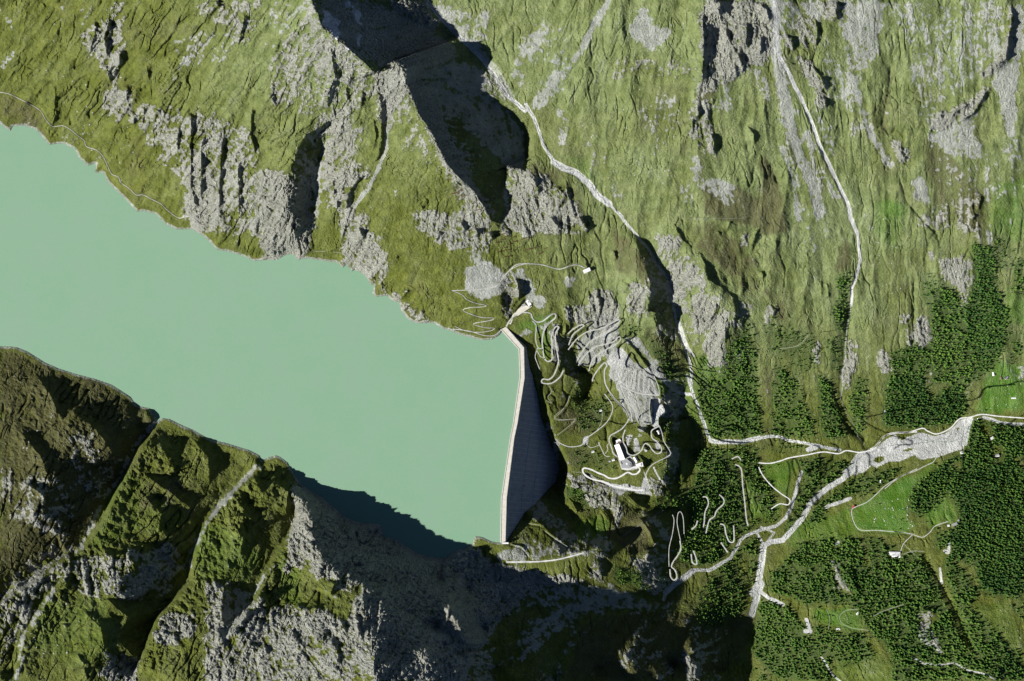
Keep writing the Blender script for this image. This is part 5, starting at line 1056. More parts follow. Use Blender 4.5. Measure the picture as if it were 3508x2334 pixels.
# ---------------------------------------------------------------- terrain mesh
og = np.cumsum(60 * 1.32 ** np.arange(1, 19))
au = np.concatenate([GU0 - og[::-1], gu, gu[-1] + og]); av = np.concatenate([GV0 - og[::-1], gv, gv[-1] + og])
AU, AV = np.meshgrid(au, av)
cu = np.clip(AU, gu[0], gu[-1]); cv = np.clip(AV, gv[0], gv[-1])
dist = np.hypot(AU - cu, AV - cv)
AH = bil(H, (cu - GU0) / GS, (cv - GV0) / GS)
far_h = fbm(AU, AV, 2600, 4, 201) * 500 + 60
far_h -= 420 * sstep(3400, 5000, AU) * sstep(1400, 600, np.abs(AV - 1500))
tfar = sstep(50, 2500, dist)
outlake = sstep(60, 330, dist) * (AU < GU0)
AH = AH * (1 - tfar) + far_h * tfar + np.where((AU < GU0) & (AH < 5), outlake * (14 - AH) * (1 - tfar), 0)
AH = np.where(dist > 0, AH, AH)
AH[18:18 + NV, 18:18 + NU] = H
AH = np.where(AH > CAM_H * .6, CAM_H * .6, AH)
f = MPP * (CAM_H - AH) / CAM_H
co = np.stack([(AU - W_PX / 2) * f, (H_PX / 2 - AV) * f, AH], -1).reshape(-1, 3).astype(np.float32)
ny_, nx_ = AU.shape
idx = np.arange(ny_ * nx_).reshape(ny_, nx_)
quads = np.stack([idx[:-1, :-1], idx[1:, :-1], idx[1:, 1:], idx[:-1, 1:]], -1).reshape(-1, 4).astype(np.int32)
me = bpy.data.meshes.new('mountain_terrain')
me.vertices.add(len(co)); me.vertices.foreach_set('co', co.ravel())
me.loops.add(quads.size); me.loops.foreach_set('vertex_index', quads.ravel())
me.polygons.add(len(quads)); me.polygons.foreach_set('loop_start', np.arange(0, quads.size, 4, dtype=np.int32))
me.polygons.foreach_set('use_smooth', np.zeros(len(quads), bool))
me.update(calc_edges=True)
def attr(me, name, chans):
    full = []
    for c in chans:
        F = np.zeros(AU.shape, np.float32); F[:] = bil(np.ascontiguousarray(c.astype(np.float32)), (cu - GU0) / GS, (cv - GV0) / GS) * np.clip(1 - dist / 900, 0, 1)
        F[18:18 + NV, 18:18 + NU] = c
        full.append(F.ravel())
    a = me.attributes.new(name, 'FLOAT_COLOR', 'POINT'); a.data.foreach_set('color', np.stack(full, -1).ravel().astype(np.float32))
attr(me, 'coverA', (rock_c, scree_c, brown_c, vivid))
attr(me, 'streak', (np.clip(.5 + .15 * st_f, 0, 1), np.clip(.5 + .2 * st_c, 0, 1), np.clip(.5 + .8 * n_mid, 0, 1), np.clip(.5 + n_big, 0, 1)))
attr(me, 'coverB', (gravel, forest, snow_c, np.clip(pale, 0, 1)))
me.materials.append(m_ter)
terrain = bpy.data.objects.new('mountain_terrain', me); col.objects.link(terrain)
tag(terrain, 'steep green alpine slopes with grey crags and scree around the lake', kind='structure')

# lake surface: the traced outline pushed a little under the banks
def grow(poly, d):
    out = []; n = len(poly)
    for i in range(n):
        a, b, c = poly[i - 1], poly[i], poly[(i + 1) % n]
        dx, dy = c[0] - a[0], c[1] - a[1]; l = math.hypot(dx, dy) or 1
        dd = 4.0 if (1712 < b[0] and 1100 < b[1] < 1870) else d
        out.append((b[0] + dy / l * dd, b[1] - dx / l * dd))
    return out
gl = grow(LAKE, 7)
if gl[20][1] > LAKE[20][1]: gl = grow(LAKE, -7)
bmw = bmesh.new()
fv = [bmw.verts.new(P(u, v, 0)) for u, v in gl]
bmw.faces.new(fv); bmesh.ops.triangulate(bmw, faces=bmw.faces[:])
bmesh.ops.recalc_face_normals(bmw, faces=bmw.faces[:])
mw = bpy.data.meshes.new('lake_water'); bmw.to_mesh(mw); bmw.free(); mw.materials.append(m_wat)
if mw.polygons[0].normal.z < 0: mw.flip_normals()
lake = bpy.data.objects.new('lake_water', mw); col.objects.link(lake)
tag(lake, 'milky turquoise reservoir water behind the dam', kind='structure')

# roads
for name, wd, c, z in ROAD_PROF:
    n = len(c)
    vs_, fs_ = [], []
    hw = wd * .43
    for k in range(n):
        a = c[max(0, k - 1)]; b = c[min(n - 1, k + 1)]
        dx, dy = b[0] - a[0], b[1] - a[1]; l = math.hypot(dx, dy) or 1
        ww = hw * (1 + .12 * math.sin(k * .7 + wd * 9) + .08 * math.sin(k * 1.9))
        nx2, ny2 = -dy / l * ww, dx / l * ww
        zl = max(float(z[k]), 0.5) + (.7 if wd > 2 else .5)
        vs_ += [P(c[k][0] + nx2, c[k][1] + ny2, zl - 3), P(c[k][0] + nx2, c[k][1] + ny2, zl), P(c[k][0] - nx2, c[k][1] - ny2, zl), P(c[k][0] - nx2, c[k][1] - ny2, zl - 3)]
    for k in range(n - 1):
        b = 4 * k
        for q in range(3): fs_.append((b + q, b + q + 1, b + 5 + q, b + 4 + q))
    mt = {'access_road': m_asph, 'valley_road': m_asph, 'mountain_road': m_road, 'hiking_path': m_path}.get(name, m_road)
    o = link_mesh(name, vs_, fs_, mt)
    tag(o, kind='structure')

m_strm = simple('shallow_stream_water', (.10, .125, .115), (.17, .19, .17), .3, .3, .5)
STREAMS = [B4([(1267,192),(1140,182),(1060,158),(1000,165),(950,240),(900,275),(820,280),(740,285),(640,298),(560,300),(500,320),(430,345),(380,370),(350,420),(290,490),(200,560),(140,610),(90,680),(30,745),(-20,800)]),
 B4([(880,240),(850,262),(790,268)]), B4([(640,298),(600,275),(575,262)]), B4([(745,280),(690,262),(640,268),(610,285)]),
 B3([(722,760),(712,850),(698,950),(690,1060),(665,1150),(655,1180)]), B3([(360,0),(380,70),(410,130),(480,138),(560,145),(650,123),(740,110),(810,105),(870,130),(960,145),(1040,162),(1100,175),(1180,190)]),
 B3([(130,1080),(150,1010),(200,990),(250,940),(310,905),(400,905),(470,865),(520,840),(560,780),(590,720),(640,690),(720,665)]), A2([(0,705),(60,800),(120,970),(190,1080),(260,1130),(340,1150),(420,1210),(470,1280),(550,1370),(640,1445)]),
 M1([(160,220),(230,290),(300,410),(370,500),(395,600),(420,780),(470,930),(510,1050),(530,1150),(530,1270),(570,1350),(600,1450),(640,1560)]), M2([(410,680),(380,830),(360,1100),(340,1300),(400,1440),(460,1568),(500,1620)]),
 ([(1460,0),(1500,50),(1555,110),(1600,150),(1650,200),(1700,270),(1740,330),(1800,380)])]
for pts in STREAMS:
    c = catmull(pts, 4.0)
    vs_, fs_ = [], []
    for k in range(len(c)):
        a = c[max(0, k - 1)]; b = c[min(len(c) - 1, k + 1)]; dx, dy = b[0] - a[0], b[1] - a[1]; l = math.hypot(dx, dy) or 1
        wob = 2.2 * math.sin(k * .9) + 1.3 * math.sin(k * 2.3 + 1); ww = .75 + .35 * math.sin(k * 1.3)
        uu, vv2 = c[k][0] - dy / l * wob, c[k][1] + dx / l * wob
        zl = max(float(height_at(uu + q * 1.5, vv2)) for q in (-1, 0, 1)) + .5
        vs_ += [P(uu - dy / l * ww, vv2 + dx / l * ww, zl), P(uu + dy / l * ww, vv2 - dx / l * ww, zl)]
    for k in range(len(c) - 1): fs_.append((2 * k, 2 * k + 1, 2 * k + 3, 2 * k + 2))
    o = link_mesh('stream_water', vs_, fs_, m_strm); tag(o, kind='structure')
# ================================================================ the dam: a row of monolith blocks, crest road, parapets
ZC = 6.0
def interp_poly(A, n):
    L = [0]
    for a, b in zip(A[:-1], A[1:]): L.append(L[-1] + math.hypot(b[0] - a[0], b[1] - a[1]))
    return L
Lm = [0]
mid = [((a[0] + b[0]) / 2, (a[1] + b[1]) / 2) for a, b in zip(DAM_IN, DAM_OUT)]
for a, b in zip(mid[:-1], mid[1:]): Lm.append(Lm[-1] + math.hypot(b[0] - a[0], b[1] - a[1]))
def at_s(A, s):
    s = min(max(s, 0), Lm[-1])
    for i in range(len(Lm) - 1):
        if s <= Lm[i + 1] + 1e-6:
            t = (s - Lm[i]) / (Lm[i + 1] - Lm[i]); return (A[i][0] + (A[i + 1][0] - A[i][0]) * t, A[i][1] + (A[i + 1][1] - A[i][1]) * t)
seg_n = []
for a, b in zip(DAM_OUT[:-1], DAM_OUT[1:]):
    l = math.hypot(b[0] - a[0], b[1] - a[1]); seg_n.append((-(b[1] - a[1]) / l * -1, -(b[0] - a[0]) / l))
vert_n = [seg_n[0]]
for i in range(1, len(seg_n)):
    x = seg_n[i - 1][0] + seg_n[i][0]; y = seg_n[i - 1][1] + seg_n[i][1]; d = x * seg_n[i][0] + y * seg_n[i][1]
    vert_n.append((x / d, y / d))
vert_n.append(seg_n[-1])
def normal_s(s):
    s = min(max(s, 0), Lm[-1])
    for i in range(len(Lm) - 1):
        if s <= Lm[i + 1] + 1e-6:
            t = (s - Lm[i]) / (Lm[i + 1] - Lm[i]); return tuple(vert_n[i][k] + (vert_n[i + 1][k] - vert_n[i][k]) * t for k in (0, 1))
PROFILE = [(0, ZC), (0, 3.0), (11.5, -22.0), (12.6, -22.6), (48.0, -73.5), (50.0, -74.0), (84.0, -124.0), (87.0, -125.0), (132.0, -191.0), (134.0, -192.0), (190.0, -272.0)]
def dam_slice(s, inset, shift=0.0):
    a = at_s(DAM_IN, s); b = at_s(DAM_OUT, s); n = normal_s(s)
    pts = [P(a[0] + inset, a[1], -45.0), P(a[0] + inset, a[1], ZC - inset)]
    for off, z in PROFILE:
        o = (off - inset + shift) / MPP
        p = P(b[0] + n[0] * o, b[1] + n[1] * o, z - (inset if off == 0 else 0))
        pts.append((p[0], p[1], z - (inset * .8 if off == 0 and z == ZC else 0)))
    pts.append((pts[-1][0], pts[-1][1], -290.0))
    return pts
def loft(slices):
    n = len(slices[0]); v = [p for s in slices for p in s]; f = []
    for k in range(len(slices) - 1):
        for q in range(n): f.append((k * n + q, k * n + (q + 1) % n, (k + 1) * n + (q + 1) % n, (k + 1) * n + q))
    f.append(tuple(range(n - 1, -1, -1))); f.append(tuple(range((len(slices) - 1) * n, len(slices) * n)))
    return v, f
dam = empty('concrete_dam', P(1775, 1480, ZC)); dloc = Vector(dam.location)
tag(dam, 'huge bent concrete gravity dam with pale crest road holding back the lake', 'dam')
def dpart(name, v, f, m, parent=dam):
    o = link_mesh(name, [Vector(p) - dloc for p in v], f, m); o.parent = parent; return o
NB = 44
rnd = random.Random(4)
step = Lm[-1] / NB
brk = [0.0]
for k in range(NB):
    s0, s1 = k * step, (k + 1) * step
    cuts = [s0 + .55] + [L for L in Lm[1:-1] if s0 + .9 < L < s1 - .9] + [s1 - .55]
    sh = rnd.uniform(-.35, .35)
    v, f = loft([dam_slice(s, 0.0, sh) for s in cuts])
    dpart('wall_block', v, f, m_conc)
v, f = loft([dam_slice(s, 0.7) for s in [1.0] + Lm[1:-1] + [Lm[-1] - 1.0]])
dpart('dam_core', v, f, m_joint)
def crest_strip(name, t0, t1, z0, z1, mat):
    sl = []
    for s in [0] + Lm[1:-1] + [Lm[-1]]:
        a = at_s(DAM_IN, s); b = at_s(DAM_OUT, s)
        p = [(a[0] + (b[0] - a[0]) * t, a[1] + (b[1] - a[1]) * t) for t in (t0, t1)]
        sl.append([P(p[0][0], p[0][1], z0), P(p[0][0], p[0][1], z1), P(p[1][0], p[1][1], z1), P(p[1][0], p[1][1], z0)])
    v, f = loft(sl); return dpart(name, v, f, mat)
crest_strip('crest_road', .14, .93, ZC + .01, ZC + .25, m_crest)
crest_strip('upstream_walkway', -.06, .10, ZC - 1.0, ZC + .1, m_crest)
crest_strip('parapet', .105, .135, ZC + .01, ZC + 1.3, m_cdark)
crest_strip('parapet', .95, 1.0, ZC + .01, ZC + 1.3, m_crest)
for k in range(22):
    s = Lm[-1] * (k + .5) / 22
    a = at_s(DAM_IN, s); b = at_s(DAM_OUT, s)
    mb = MB(); c = P(a[0] + (b[0] - a[0]) * .84, a[1] + (b[1] - a[1]) * .84, ZC)
    mb.box(c[0] - .12, c[0] + .12, c[1] - .12, c[1] + .12, ZC + .2, ZC + 7); mb.box(c[0] - 1.6, c[0] + .12, c[1] - .15, c[1] + .15, ZC + 7, ZC + 7.2)
    dpart('lamp_post', mb.v, mb.f, m_cdark)

# ================================================================ buildings
def local_frame(u0, v0, u1, v1):
    a = P(u0, v0, 0); b = P(u1, v1, 0)
    return math.atan2(b[1] - a[1], b[0] - a[0])
def gable_house(name, label, cat, u, v, ang, L, W, hw, hr, mwall, mroofs, z=None, group=None, chimney=True, over=.6, windows=0, sink=3):
    z = float(height_at(u, v)) if z is None else z
    t = empty(name, P(u, v, z), ang); tag(t, label, cat, group)
    mb = MB(); mb.box(-L / 2, L / 2, -W / 2, W / 2, -sink, hw)
    mb.add([(-L / 2, -W / 2, hw), (-L / 2, W / 2, hw), (-L / 2, 0, hw + hr - .2), (L / 2, -W / 2, hw), (L / 2, W / 2, hw), (L / 2, 0, hw + hr - .2)], [(0, 2, 1), (3, 4, 5), (0, 3, 5, 2), (1, 2, 5, 4)])
    mb.build('wall', mwall, t)
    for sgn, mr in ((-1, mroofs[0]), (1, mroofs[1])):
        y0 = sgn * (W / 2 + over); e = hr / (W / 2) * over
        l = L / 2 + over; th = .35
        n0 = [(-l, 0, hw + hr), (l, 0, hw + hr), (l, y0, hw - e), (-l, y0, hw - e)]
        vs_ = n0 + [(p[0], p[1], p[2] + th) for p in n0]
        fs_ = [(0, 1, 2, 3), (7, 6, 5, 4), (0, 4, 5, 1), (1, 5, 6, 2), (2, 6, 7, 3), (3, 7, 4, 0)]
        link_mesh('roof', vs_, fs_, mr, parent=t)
    if chimney:
        c = MB(); c.box(L * .2, L * .2 + 1, .6, 1.6, hw, hw + hr + 1.2); c.build('chimney', m_cdark, t)
    for k in range(windows):
        for sgn in (-1, 1):
            x = -L / 2 + L * (k + .5) / windows
            for fl in range(max(1, int(hw // 3.2))):
                w = MB(); w.box(x - .8, x + .8, sgn * W / 2 - .06, sgn * W / 2 + .06, 1 + fl * 3, 2.5 + fl * 3); w.build('window', m_glass, t)
    d = MB(); d.box(L / 2 - .05, L / 2 + .08, -.9, .9, 0, 2.2); d.build('door', m_wood, t)
    return t
def flat_block(name, label, cat, corners, hgt, mwall, mroof, z=None, extras=(), sink=5, windows=0, group=None):
    cu_ = sum(p[0] for p in corners) / len(corners); cv_ = sum(p[1] for p in corners) / len(corners)
    z = float(height_at(cu_, cv_)) if z is None else z
    o = Vector(P(cu_, cv_, z)); t = empty(name, o); tag(t, label, cat, group)
    pts = [(P(a, b, z)[0] - o.x, P(a, b, z)[1] - o.y) for a, b in corners]
    mb = MB(); mb.poly_prism(pts, -sink, hgt); mb.build('wall', mwall, t)
    inn = [(p[0] * .96, p[1] * .96) for p in pts]
    mb = MB(); mb.poly_prism(inn, hgt + .01, hgt + .4); mb.build('roof', mroof, t)
    n = len(pts)
    for k in range(n):
        a, b = pts[k], pts[(k + 1) % n]
        l = math.hypot(b[0] - a[0], b[1] - a[1])
        if windows:
            m_ = max(1, int(l / 5))
            for q in range(m_):
                for fl in range(max(1, int(hgt // 3.4))):
                    c = (a[0] + (b[0] - a[0]) * (q + .5) / m_, a[1] + (b[1] - a[1]) * (q + .5) / m_); dx, dy = (b[0] - a[0]) / l, (b[1] - a[1]) / l
                    w = MB(); w.obox((c[0] - dx, c[1] - dy), (c[0] + dx, c[1] + dy), .16, 1 + fl * 3.3, 2.6 + fl * 3.3); w.build('window', m_glass, t)
        mb = MB(); mb.obox((a[0] * .985, a[1] * .985), (b[0] * .985, b[1] * .985), .5, hgt + .02, hgt + 1.0); mb.build('parapet', mwall, t)
    for (nm, cs, h0, h1, mt) in extras:
        q = [(P(a, b, z)[0] - o.x, P(a, b, z)[1] - o.y) for a, b in cs]
        mb = MB(); mb.poly_prism(q, h0, h1); mb.build(nm, mt, t)
    return t
hang = local_frame(*C2([(848, 668)])[0], *C2([(905, 890)])[0])
hc = C2([(897, 765)])[0]
hotel = gable_house('hotel_building', 'long hotel block with white west roof and steep east roof coloured dark for shade', 'hotel', hc[0], hc[1], local_frame(*C2([(862, 680)])[0], *C2([(932, 860)])[0]), 53, 31, 14, 15, m_white, (m_roofw, m_roofd), z=Z_HOTEL, windows=9, chimney=False)  # shade of the steep east slope is put into its dark roof colour
for k in range(5):
    x = -20 + 10 * k
    d = MB(); d.box(x - 1.2, x + 1.2, -11.5, -8.5, 17, 22); d.build('dormer', m_roofw, hotel)
flat_block('hotel_annex', 'grey flat-roofed annex with dark skylights south of the long hotel', 'annex', C2([(872,905),(962,868),(1030,925),(1042,985),(1000,1015),(905,1005)]), 9, m_white, m_roofg, z=Z_HOTEL,
 extras=[('skylight', C2([(885,905),(893,903),(908,940),(900,944)]), 9.4, 10.6, m_roofd), ('skylight', C2([(1017,930),(1026,928),(1040,985),(1031,988)]), 9.4, 10.4, m_roofd), ('roof_unit', C2([(955,925),(975,920),(980,945),(960,950)]), 9.4, 11, m_roofw), ('roof_unit', C2([(995,925),(1005,922),(1010,945),(1000,948)]), 9.4, 11, m_roofg), ('skylight', C2([(1000,955),(1010,953),(1014,970),(1004,972)]), 9.4, 10.2, m_roofd)], windows=1)
flat_block('terrace_block', 'low terrace block with reddish tables at the north end of the hotel', 'terrace', C2([(815,625),(872,600),(912,655),(890,672),(822,692)]), 5, m_conc, m_roofw, z=Z_HOTEL, extras=[('awning', C2([(845,640),(890,635),(900,655),(850,665)]), 5.4, 7, m_wood), ('roof_unit', C2([(822,660),(840,655),(846,675),(828,680)]), 5.4, 7, m_roofg)])
flat_block('lift_station', 'pale rectangular station hall with flat roof right of the loop road', 'station', C2([(1083,945),(1176,912),(1190,972),(1090,975)]), 10, m_white, m_roofw, z=Z_HOTEL - 2, extras=[('roof_unit', C2([(1150,930),(1165,926),(1170,960),(1155,962)]), 10.4, 11.6, m_roofg)], windows=1, sink=25)
g = C2([(1088, 877)])[0]
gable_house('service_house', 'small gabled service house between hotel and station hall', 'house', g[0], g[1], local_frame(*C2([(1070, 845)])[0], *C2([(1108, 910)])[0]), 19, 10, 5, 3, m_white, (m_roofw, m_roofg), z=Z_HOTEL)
g = C2([(1392, 515)])[0]
gable_house('white_house', 'small white house beside the gravel lot above the gorge', 'house', g[0], g[1], local_frame(*C2([(1380, 492)])[0], *C2([(1400, 540)])[0]), 12, 8, 6, 2.5, m_white, (m_roofw, m_roofw), windows=2)
for (x, y, l, w, lab) in ((618, 222, 8, 6, 'little pale hut at the end of the footpath above the hotel'), (513, 775, 9, 6, 'small hut with pale roof on the grass west of the hotel'), (738, 905, 6, 3, 'tiny cream shed on the grass beside the hotel annex'), (785, 885, 9, 7, 'small grey pump house touching the hotel annex path'), (1225, 760, 7, 5, 'small hut beside the bend of the white road'), (1210,745,5,4,'tiny shed just above the hut by the white road bend')):
    g = C2([(x, y)])[0]
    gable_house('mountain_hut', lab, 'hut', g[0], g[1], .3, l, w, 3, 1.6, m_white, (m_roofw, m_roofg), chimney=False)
# hall and platform at the north end of the dam
pl = empty('crest_platform', P(*C1([(430, 340)])[0], Z_PLAT)); tag(pl, 'pale concrete platform with side walls at the north end of the dam', 'platform')
po = Vector(pl.location)
def lp(pts, z=Z_PLAT): return [(P(a, b, z)[0] - po.x, P(a, b, z)[1] - po.y) for a, b in C1(pts)]
mb = MB(); mb.poly_prism(lp([(345,405),(395,340),(455,290),(500,315),(530,305),(505,330),(440,375),(370,405)]), -6, .8); mb.build('slab', m_crest, pl)
for a, b in (((345, 345), (500, 225)), ((385, 415), (540, 312))):
    q = lp([a, b]); mb = MB(); mb.obox(q[0], q[1], 2.2, -6, 7); mb.build('side_wall', m_crest, pl)
q = lp([(305, 505), (352, 380)]); mb = MB(); mb.obox(q[0], q[1], 6, -8, .9); mb.build('ramp', m_crest, pl)
flat_block('crest_hall', 'white flat-roofed hall at the far end of the concrete platform', 'hall', C1([(470,258),(497,238),(535,292),(503,318)]), 9, m_white, m_roofw, z=Z_PLAT, windows=1,
  extras=[('roof_unit', C1([(495,262),(503,257),(512,272),(503,277)]), 9.4, 10.6, m_roofg)])
flat_block('control_kiosk', 'small grey control building standing on the platform before the hall', 'kiosk', C1([(430,297),(462,282),(472,300),(440,316)]), 5, m_conc, m_roofg, z=Z_PLAT + .8, sink=1)
flat_block('dam_gatehouse', 'small pale gatehouse block at the southern end of the dam crest', 'gatehouse', C3([(200,1022),(262,1022),(262,1036),(200,1036)]), 5, m_white, m_roofw, z=ZC, sink=12)
ch = loc([(2075, 940)], 1640, 760, .1782)[0]
ca = local_frame(*loc([(2000, 975)], 1640, 760, .1782)[0], *loc([(2160, 905)], 1640, 760, .1782)[0])
gable_house('chalet', 'white roofed chalet at the end of the gravel track above the switchbacks', 'chalet', ch[0], ch[1], ca, 23, 11, 6, 2.2, m_white, (m_roofw, m_roofw), windows=6)
# farm buildings in the valley meadows
FB = lambda x, y: loc([(x, y)], 2980, 1580, .2551)[0]
for (p, ang, L, W, hw, hr, mats_, lab, nm) in (
 (FB(330, 1240), -.02, 36, 11, 5, 2.5, (m_roofw, m_roofw), 'long white-roofed dairy barn at the edge of the dark forest', 'dairy_barn'),
 (FB(350, 1275), -.08, 28, 8, 4, 2, (m_roofw, m_roofw), 'second white barn set against the south side of the dairy barn', 'dairy_barn'),
 (FB(1138, 848), .35, 16, 9, 4, 3, (m_roofg, m_roofg), 'grey stone barn in the clearing at the end of the farm road', 'stone_barn'),
 (FB(1053, 866), .1, 7, 6, 3, 2, (m_roofw, m_roofw), 'tiny white shed left of the grey stone barn', 'field_shed'),
 (FB(1188, 800), .7, 6, 5, 3, 2, (m_roofg, m_roofg), 'tiny grey shed above the stone barn by the trees', 'field_shed'),
 (B4([(350, 632)])[0], .9, 10, 7, 4, 2.5, (m_red, m_red), 'little red-roofed cabin where the farm road bends', 'red_cabin'),
 (B4([(497, 497)])[0], 1.5, 9, 5, 3, 2, (m_roofw, m_roofw), 'small white shed between trees and the farm road', 'field_shed'),
 (B4([(932, 340)])[0], .2, 10, 8, 4, 3, (m_roofw, m_roofw), 'white roofed chalet beside the wide gravel river plain', 'chalet'),
 (B4([(932, 362)])[0], .2, 6, 5, 3, 2, (m_roofw, m_roofw), 'small white shed just below the chalet by the gravel plain', 'field_shed'),
 (B4([(1093, 262)])[0], .5, 10, 9, 4, 3, (m_roofw, m_roofw), 'white cabin in the upper clearing of the eastern forest', 'forest_cabin'),
 (B4([(1122, 357)])[0], .3, 12, 10, 4, 3, (m_roofw, m_roofg), 'pale cabin in the lower clearing of the eastern forest', 'forest_cabin'),
 (M2([(1362, 1140)])[0], 1.8, 11, 7, 4, 2.5, (m_roofw, m_roofw), 'white chalet at the top left of the bright green meadow', 'chalet'),
 (M2([(1413, 1167)])[0], 1.7, 9, 7, 4, 3, (m_wood, m_wood), 'brown roofed cabin in the middle of the bright meadow hamlet', 'wooden_cabin'),
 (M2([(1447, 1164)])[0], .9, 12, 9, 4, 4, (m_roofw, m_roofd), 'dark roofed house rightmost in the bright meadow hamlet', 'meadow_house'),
 (M2([(1497, 1302)])[0], .02, 15, 4, 3, 1, (m_roofw, m_roofw), 'long narrow white shelter in the middle of the bright meadow', 'field_shelter'),
 (B4([(372, 1206)])[0], .8, 8, 6, 3, 2, (m_roofw, m_roofw), 'white hut at the right edge of the small bright clearing', 'field_shed'),
 (B4([(268, 1288)])[0], .1, 12, 6, 3, 2, (m_roofw, m_roofw), 'pale hut at the foot of the small bright clearing', 'field_shed'),
 (B4([(520, 120)])[0], 1.4, 8, 5, 3, 2, (m_roofg, m_roofg), 'small grey hut among trees on the north slope above the road', 'field_shed'),
 (B3([(98, 83)])[0], .1, 6, 5, 3, 2, (m_roofw, m_roofg), 'tiny hut at the brink above the dark gorge', 'field_shed')):
    gable_house(nm, lab, nm.replace('_', ' ').split()[-1], p[0], p[1], ang, L, W, hw, hr, m_white, mats_, chimney=L > 9, windows=2 if L > 9 else 1)

# ================================================================ avalanche barriers
KB = lambda L: [loc([(a, b), (c, d)], 1640, 760, .1782) for a, b, c, d in L]
bar = KB([(300,272,410,258),(410,258,520,225),(500,300,565,285),(430,358,500,340),(335,405,435,395),(655,305,720,292),(650,390,755,380),(565,442,640,428),(490,505,550,495),(820,350,910,312),(990,318,1050,300),(370,585,475,572),(525,555,615,540),(650,570,710,548),(740,505,780,495),(855,568,950,535),(950,535,995,515),(1000,525,1080,510),(1100,500,1195,470),(1260,525,1330,505),(1160,628,1250,580),(495,682,640,662)])
bar += [loc([(a, b), (c, d)], 1480, 560, .12756) for a, b, c, d in [(430,282,505,270),(415,445,550,408),(690,765,800,712),(525,825,670,798),(810,690,870,672),(810,895,920,860),(1170,1272,1320,1245),(1390,1498,1480,1498),(1080,1100,1150,1060)]]
ZONE = ('rusty avalanche barrier line on the grassy slope above the grey spoil heap', 'avalanche barriers above the spoil heap', 'rusty avalanche barrier near the crest of the big shadowed ridge', 'avalanche barriers along the ridge')
for k, (a, b) in enumerate(bar):
    l = math.hypot(b[0] - a[0], b[1] - a[1]) * MPP; cx, cy = (a[0] + b[0]) / 2, (a[1] + b[1]) / 2
    ang = local_frame(*a, *b)
    z = float(height_at(cx, cy)); za = float(height_at(*a)); zb = float(height_at(*b))
    t = empty('avalanche_barrier', P(cx, cy, z), ang)
    tag(t, ZONE[0] if k < 22 else ZONE[2], 'avalanche barrier', ZONE[1] if k < 22 else ZONE[3])
    n = max(2, int(l / 4)); sl_ = (zb - za) / max(l, 1)
    mb = MB()
    for q in range(n + 1):
        x = -l / 2 + l * q / n; zz = sl_ * x
        mb.box(x - .25, x + .25, -.25, .25, zz - 3, zz + 4.2)
    mb.build('post', m_rust, t)
    for q in range(4):
        mb = MB(); y = .2 + q * .5; hgt = 1.0 + q * 1.0
        v0 = [(-l / 2, y - .45, hgt - sl_ * l / 2), (-l / 2, y + .45, hgt - sl_ * l / 2), (l / 2, y + .45, hgt + sl_ * l / 2), (l / 2, y - .45, hgt + sl_ * l / 2)]
        mb.add(v0 + [(p[0], p[1], p[2] + .45) for p in v0], [(3, 2, 1, 0), (4, 5, 6, 7), (0, 1, 5, 4), (1, 2, 6, 5), (2, 3, 7, 6), (3, 0, 4, 7)])
        mb.build('crossbeam', m_rust, t)
# pipeline across the gorge, retaining walls by the switchbacks
pa, pb = C3([(1310, 560)])[0], (2285, 1742)
pipe = empty('cable_pipeline', PG(2200, 1795)); tag(pipe, 'dark straight pipeline on trestles crossing the brown slope into the gorge', 'pipeline')
o_ = Vector(pipe.location); A_, B_ = (2130, 1838), (2272, 1748); nseg = 12; pv = []
for k in range(nseg + 1):
    u_, v_ = A_[0] + (B_[0] - A_[0]) * k / nseg, A_[1] + (B_[1] - A_[1]) * k / nseg
    pv.append(Vector(P(u_, v_, max(float(height_at(u_, v_)) + 2.0, -150 - 5.0 * k))) - o_)
for a, b in zip(pv[:-1], pv[1:]):
    d = (b - a); s_ = d.cross(Vector((0, 0, 1))).normalized() * 1.1; h_ = Vector((0, 0, 1.1))
    vs_ = [a + s_ * math.cos(q) + h_ * math.sin(q) for q in [i * math.pi / 3 for i in range(6)]] + [b + s_ * math.cos(q) + h_ * math.sin(q) for q in [i * math.pi / 3 for i in range(6)]]
    link_mesh('pipe_section', vs_, [(i, (i + 1) % 6, 6 + (i + 1) % 6, 6 + i) for i in range(6)] + [(0, 1, 2, 3, 4, 5), (11, 10, 9, 8, 7, 6)], m_cdark, parent=pipe)
    mb = MB(); mb.box(a.x - .5, a.x + .5, a.y - .5, a.y + .5, a.z - 30, a.z - .5); mb.build('trestle', m_conc, pipe)
for (pts, lab) in ((C1([(655,592),(690,530),(725,478)]), 'dark stone retaining wall beside the pale rubble on the green slope'), (C1([(735,655),(752,590),(790,500)]), 'tall dark retaining wall left of the upper hairpin'), (C1([(612,655),(635,725)]), 'short dark retaining wall between two pale tracks'), (C1([(780,790),(792,840),(800,900)]), 'low dark retaining wall under the inner hairpin road'), (C1([(655,440),(720,410),(770,390)]), 'long low dark wall along the top hairpin'), (C1([(1445,655),(1462,620),(1475,612)]), 'small dark wall by the eastern lower hairpin'), (C2([(985,1215),(998,1255)]), 'narrow dark gate wall across the gravel lot south of the hotel')):
    t = MB(); zz = min(float(height_at(*p)) for p in pts)
    for a, b in zip(pts[:-1], pts[1:]):
        A1_, B1_ = PG(*a), PG(*b); t.obox(A1_, B1_, 1.6, min(A1_[2], B1_[2]) - 6, max(A1_[2], B1_[2]) + 3.5)
    o = t.build('retaining_wall', m_stone if 'stone' in lab else m_cdark); tag(o, lab, 'wall')
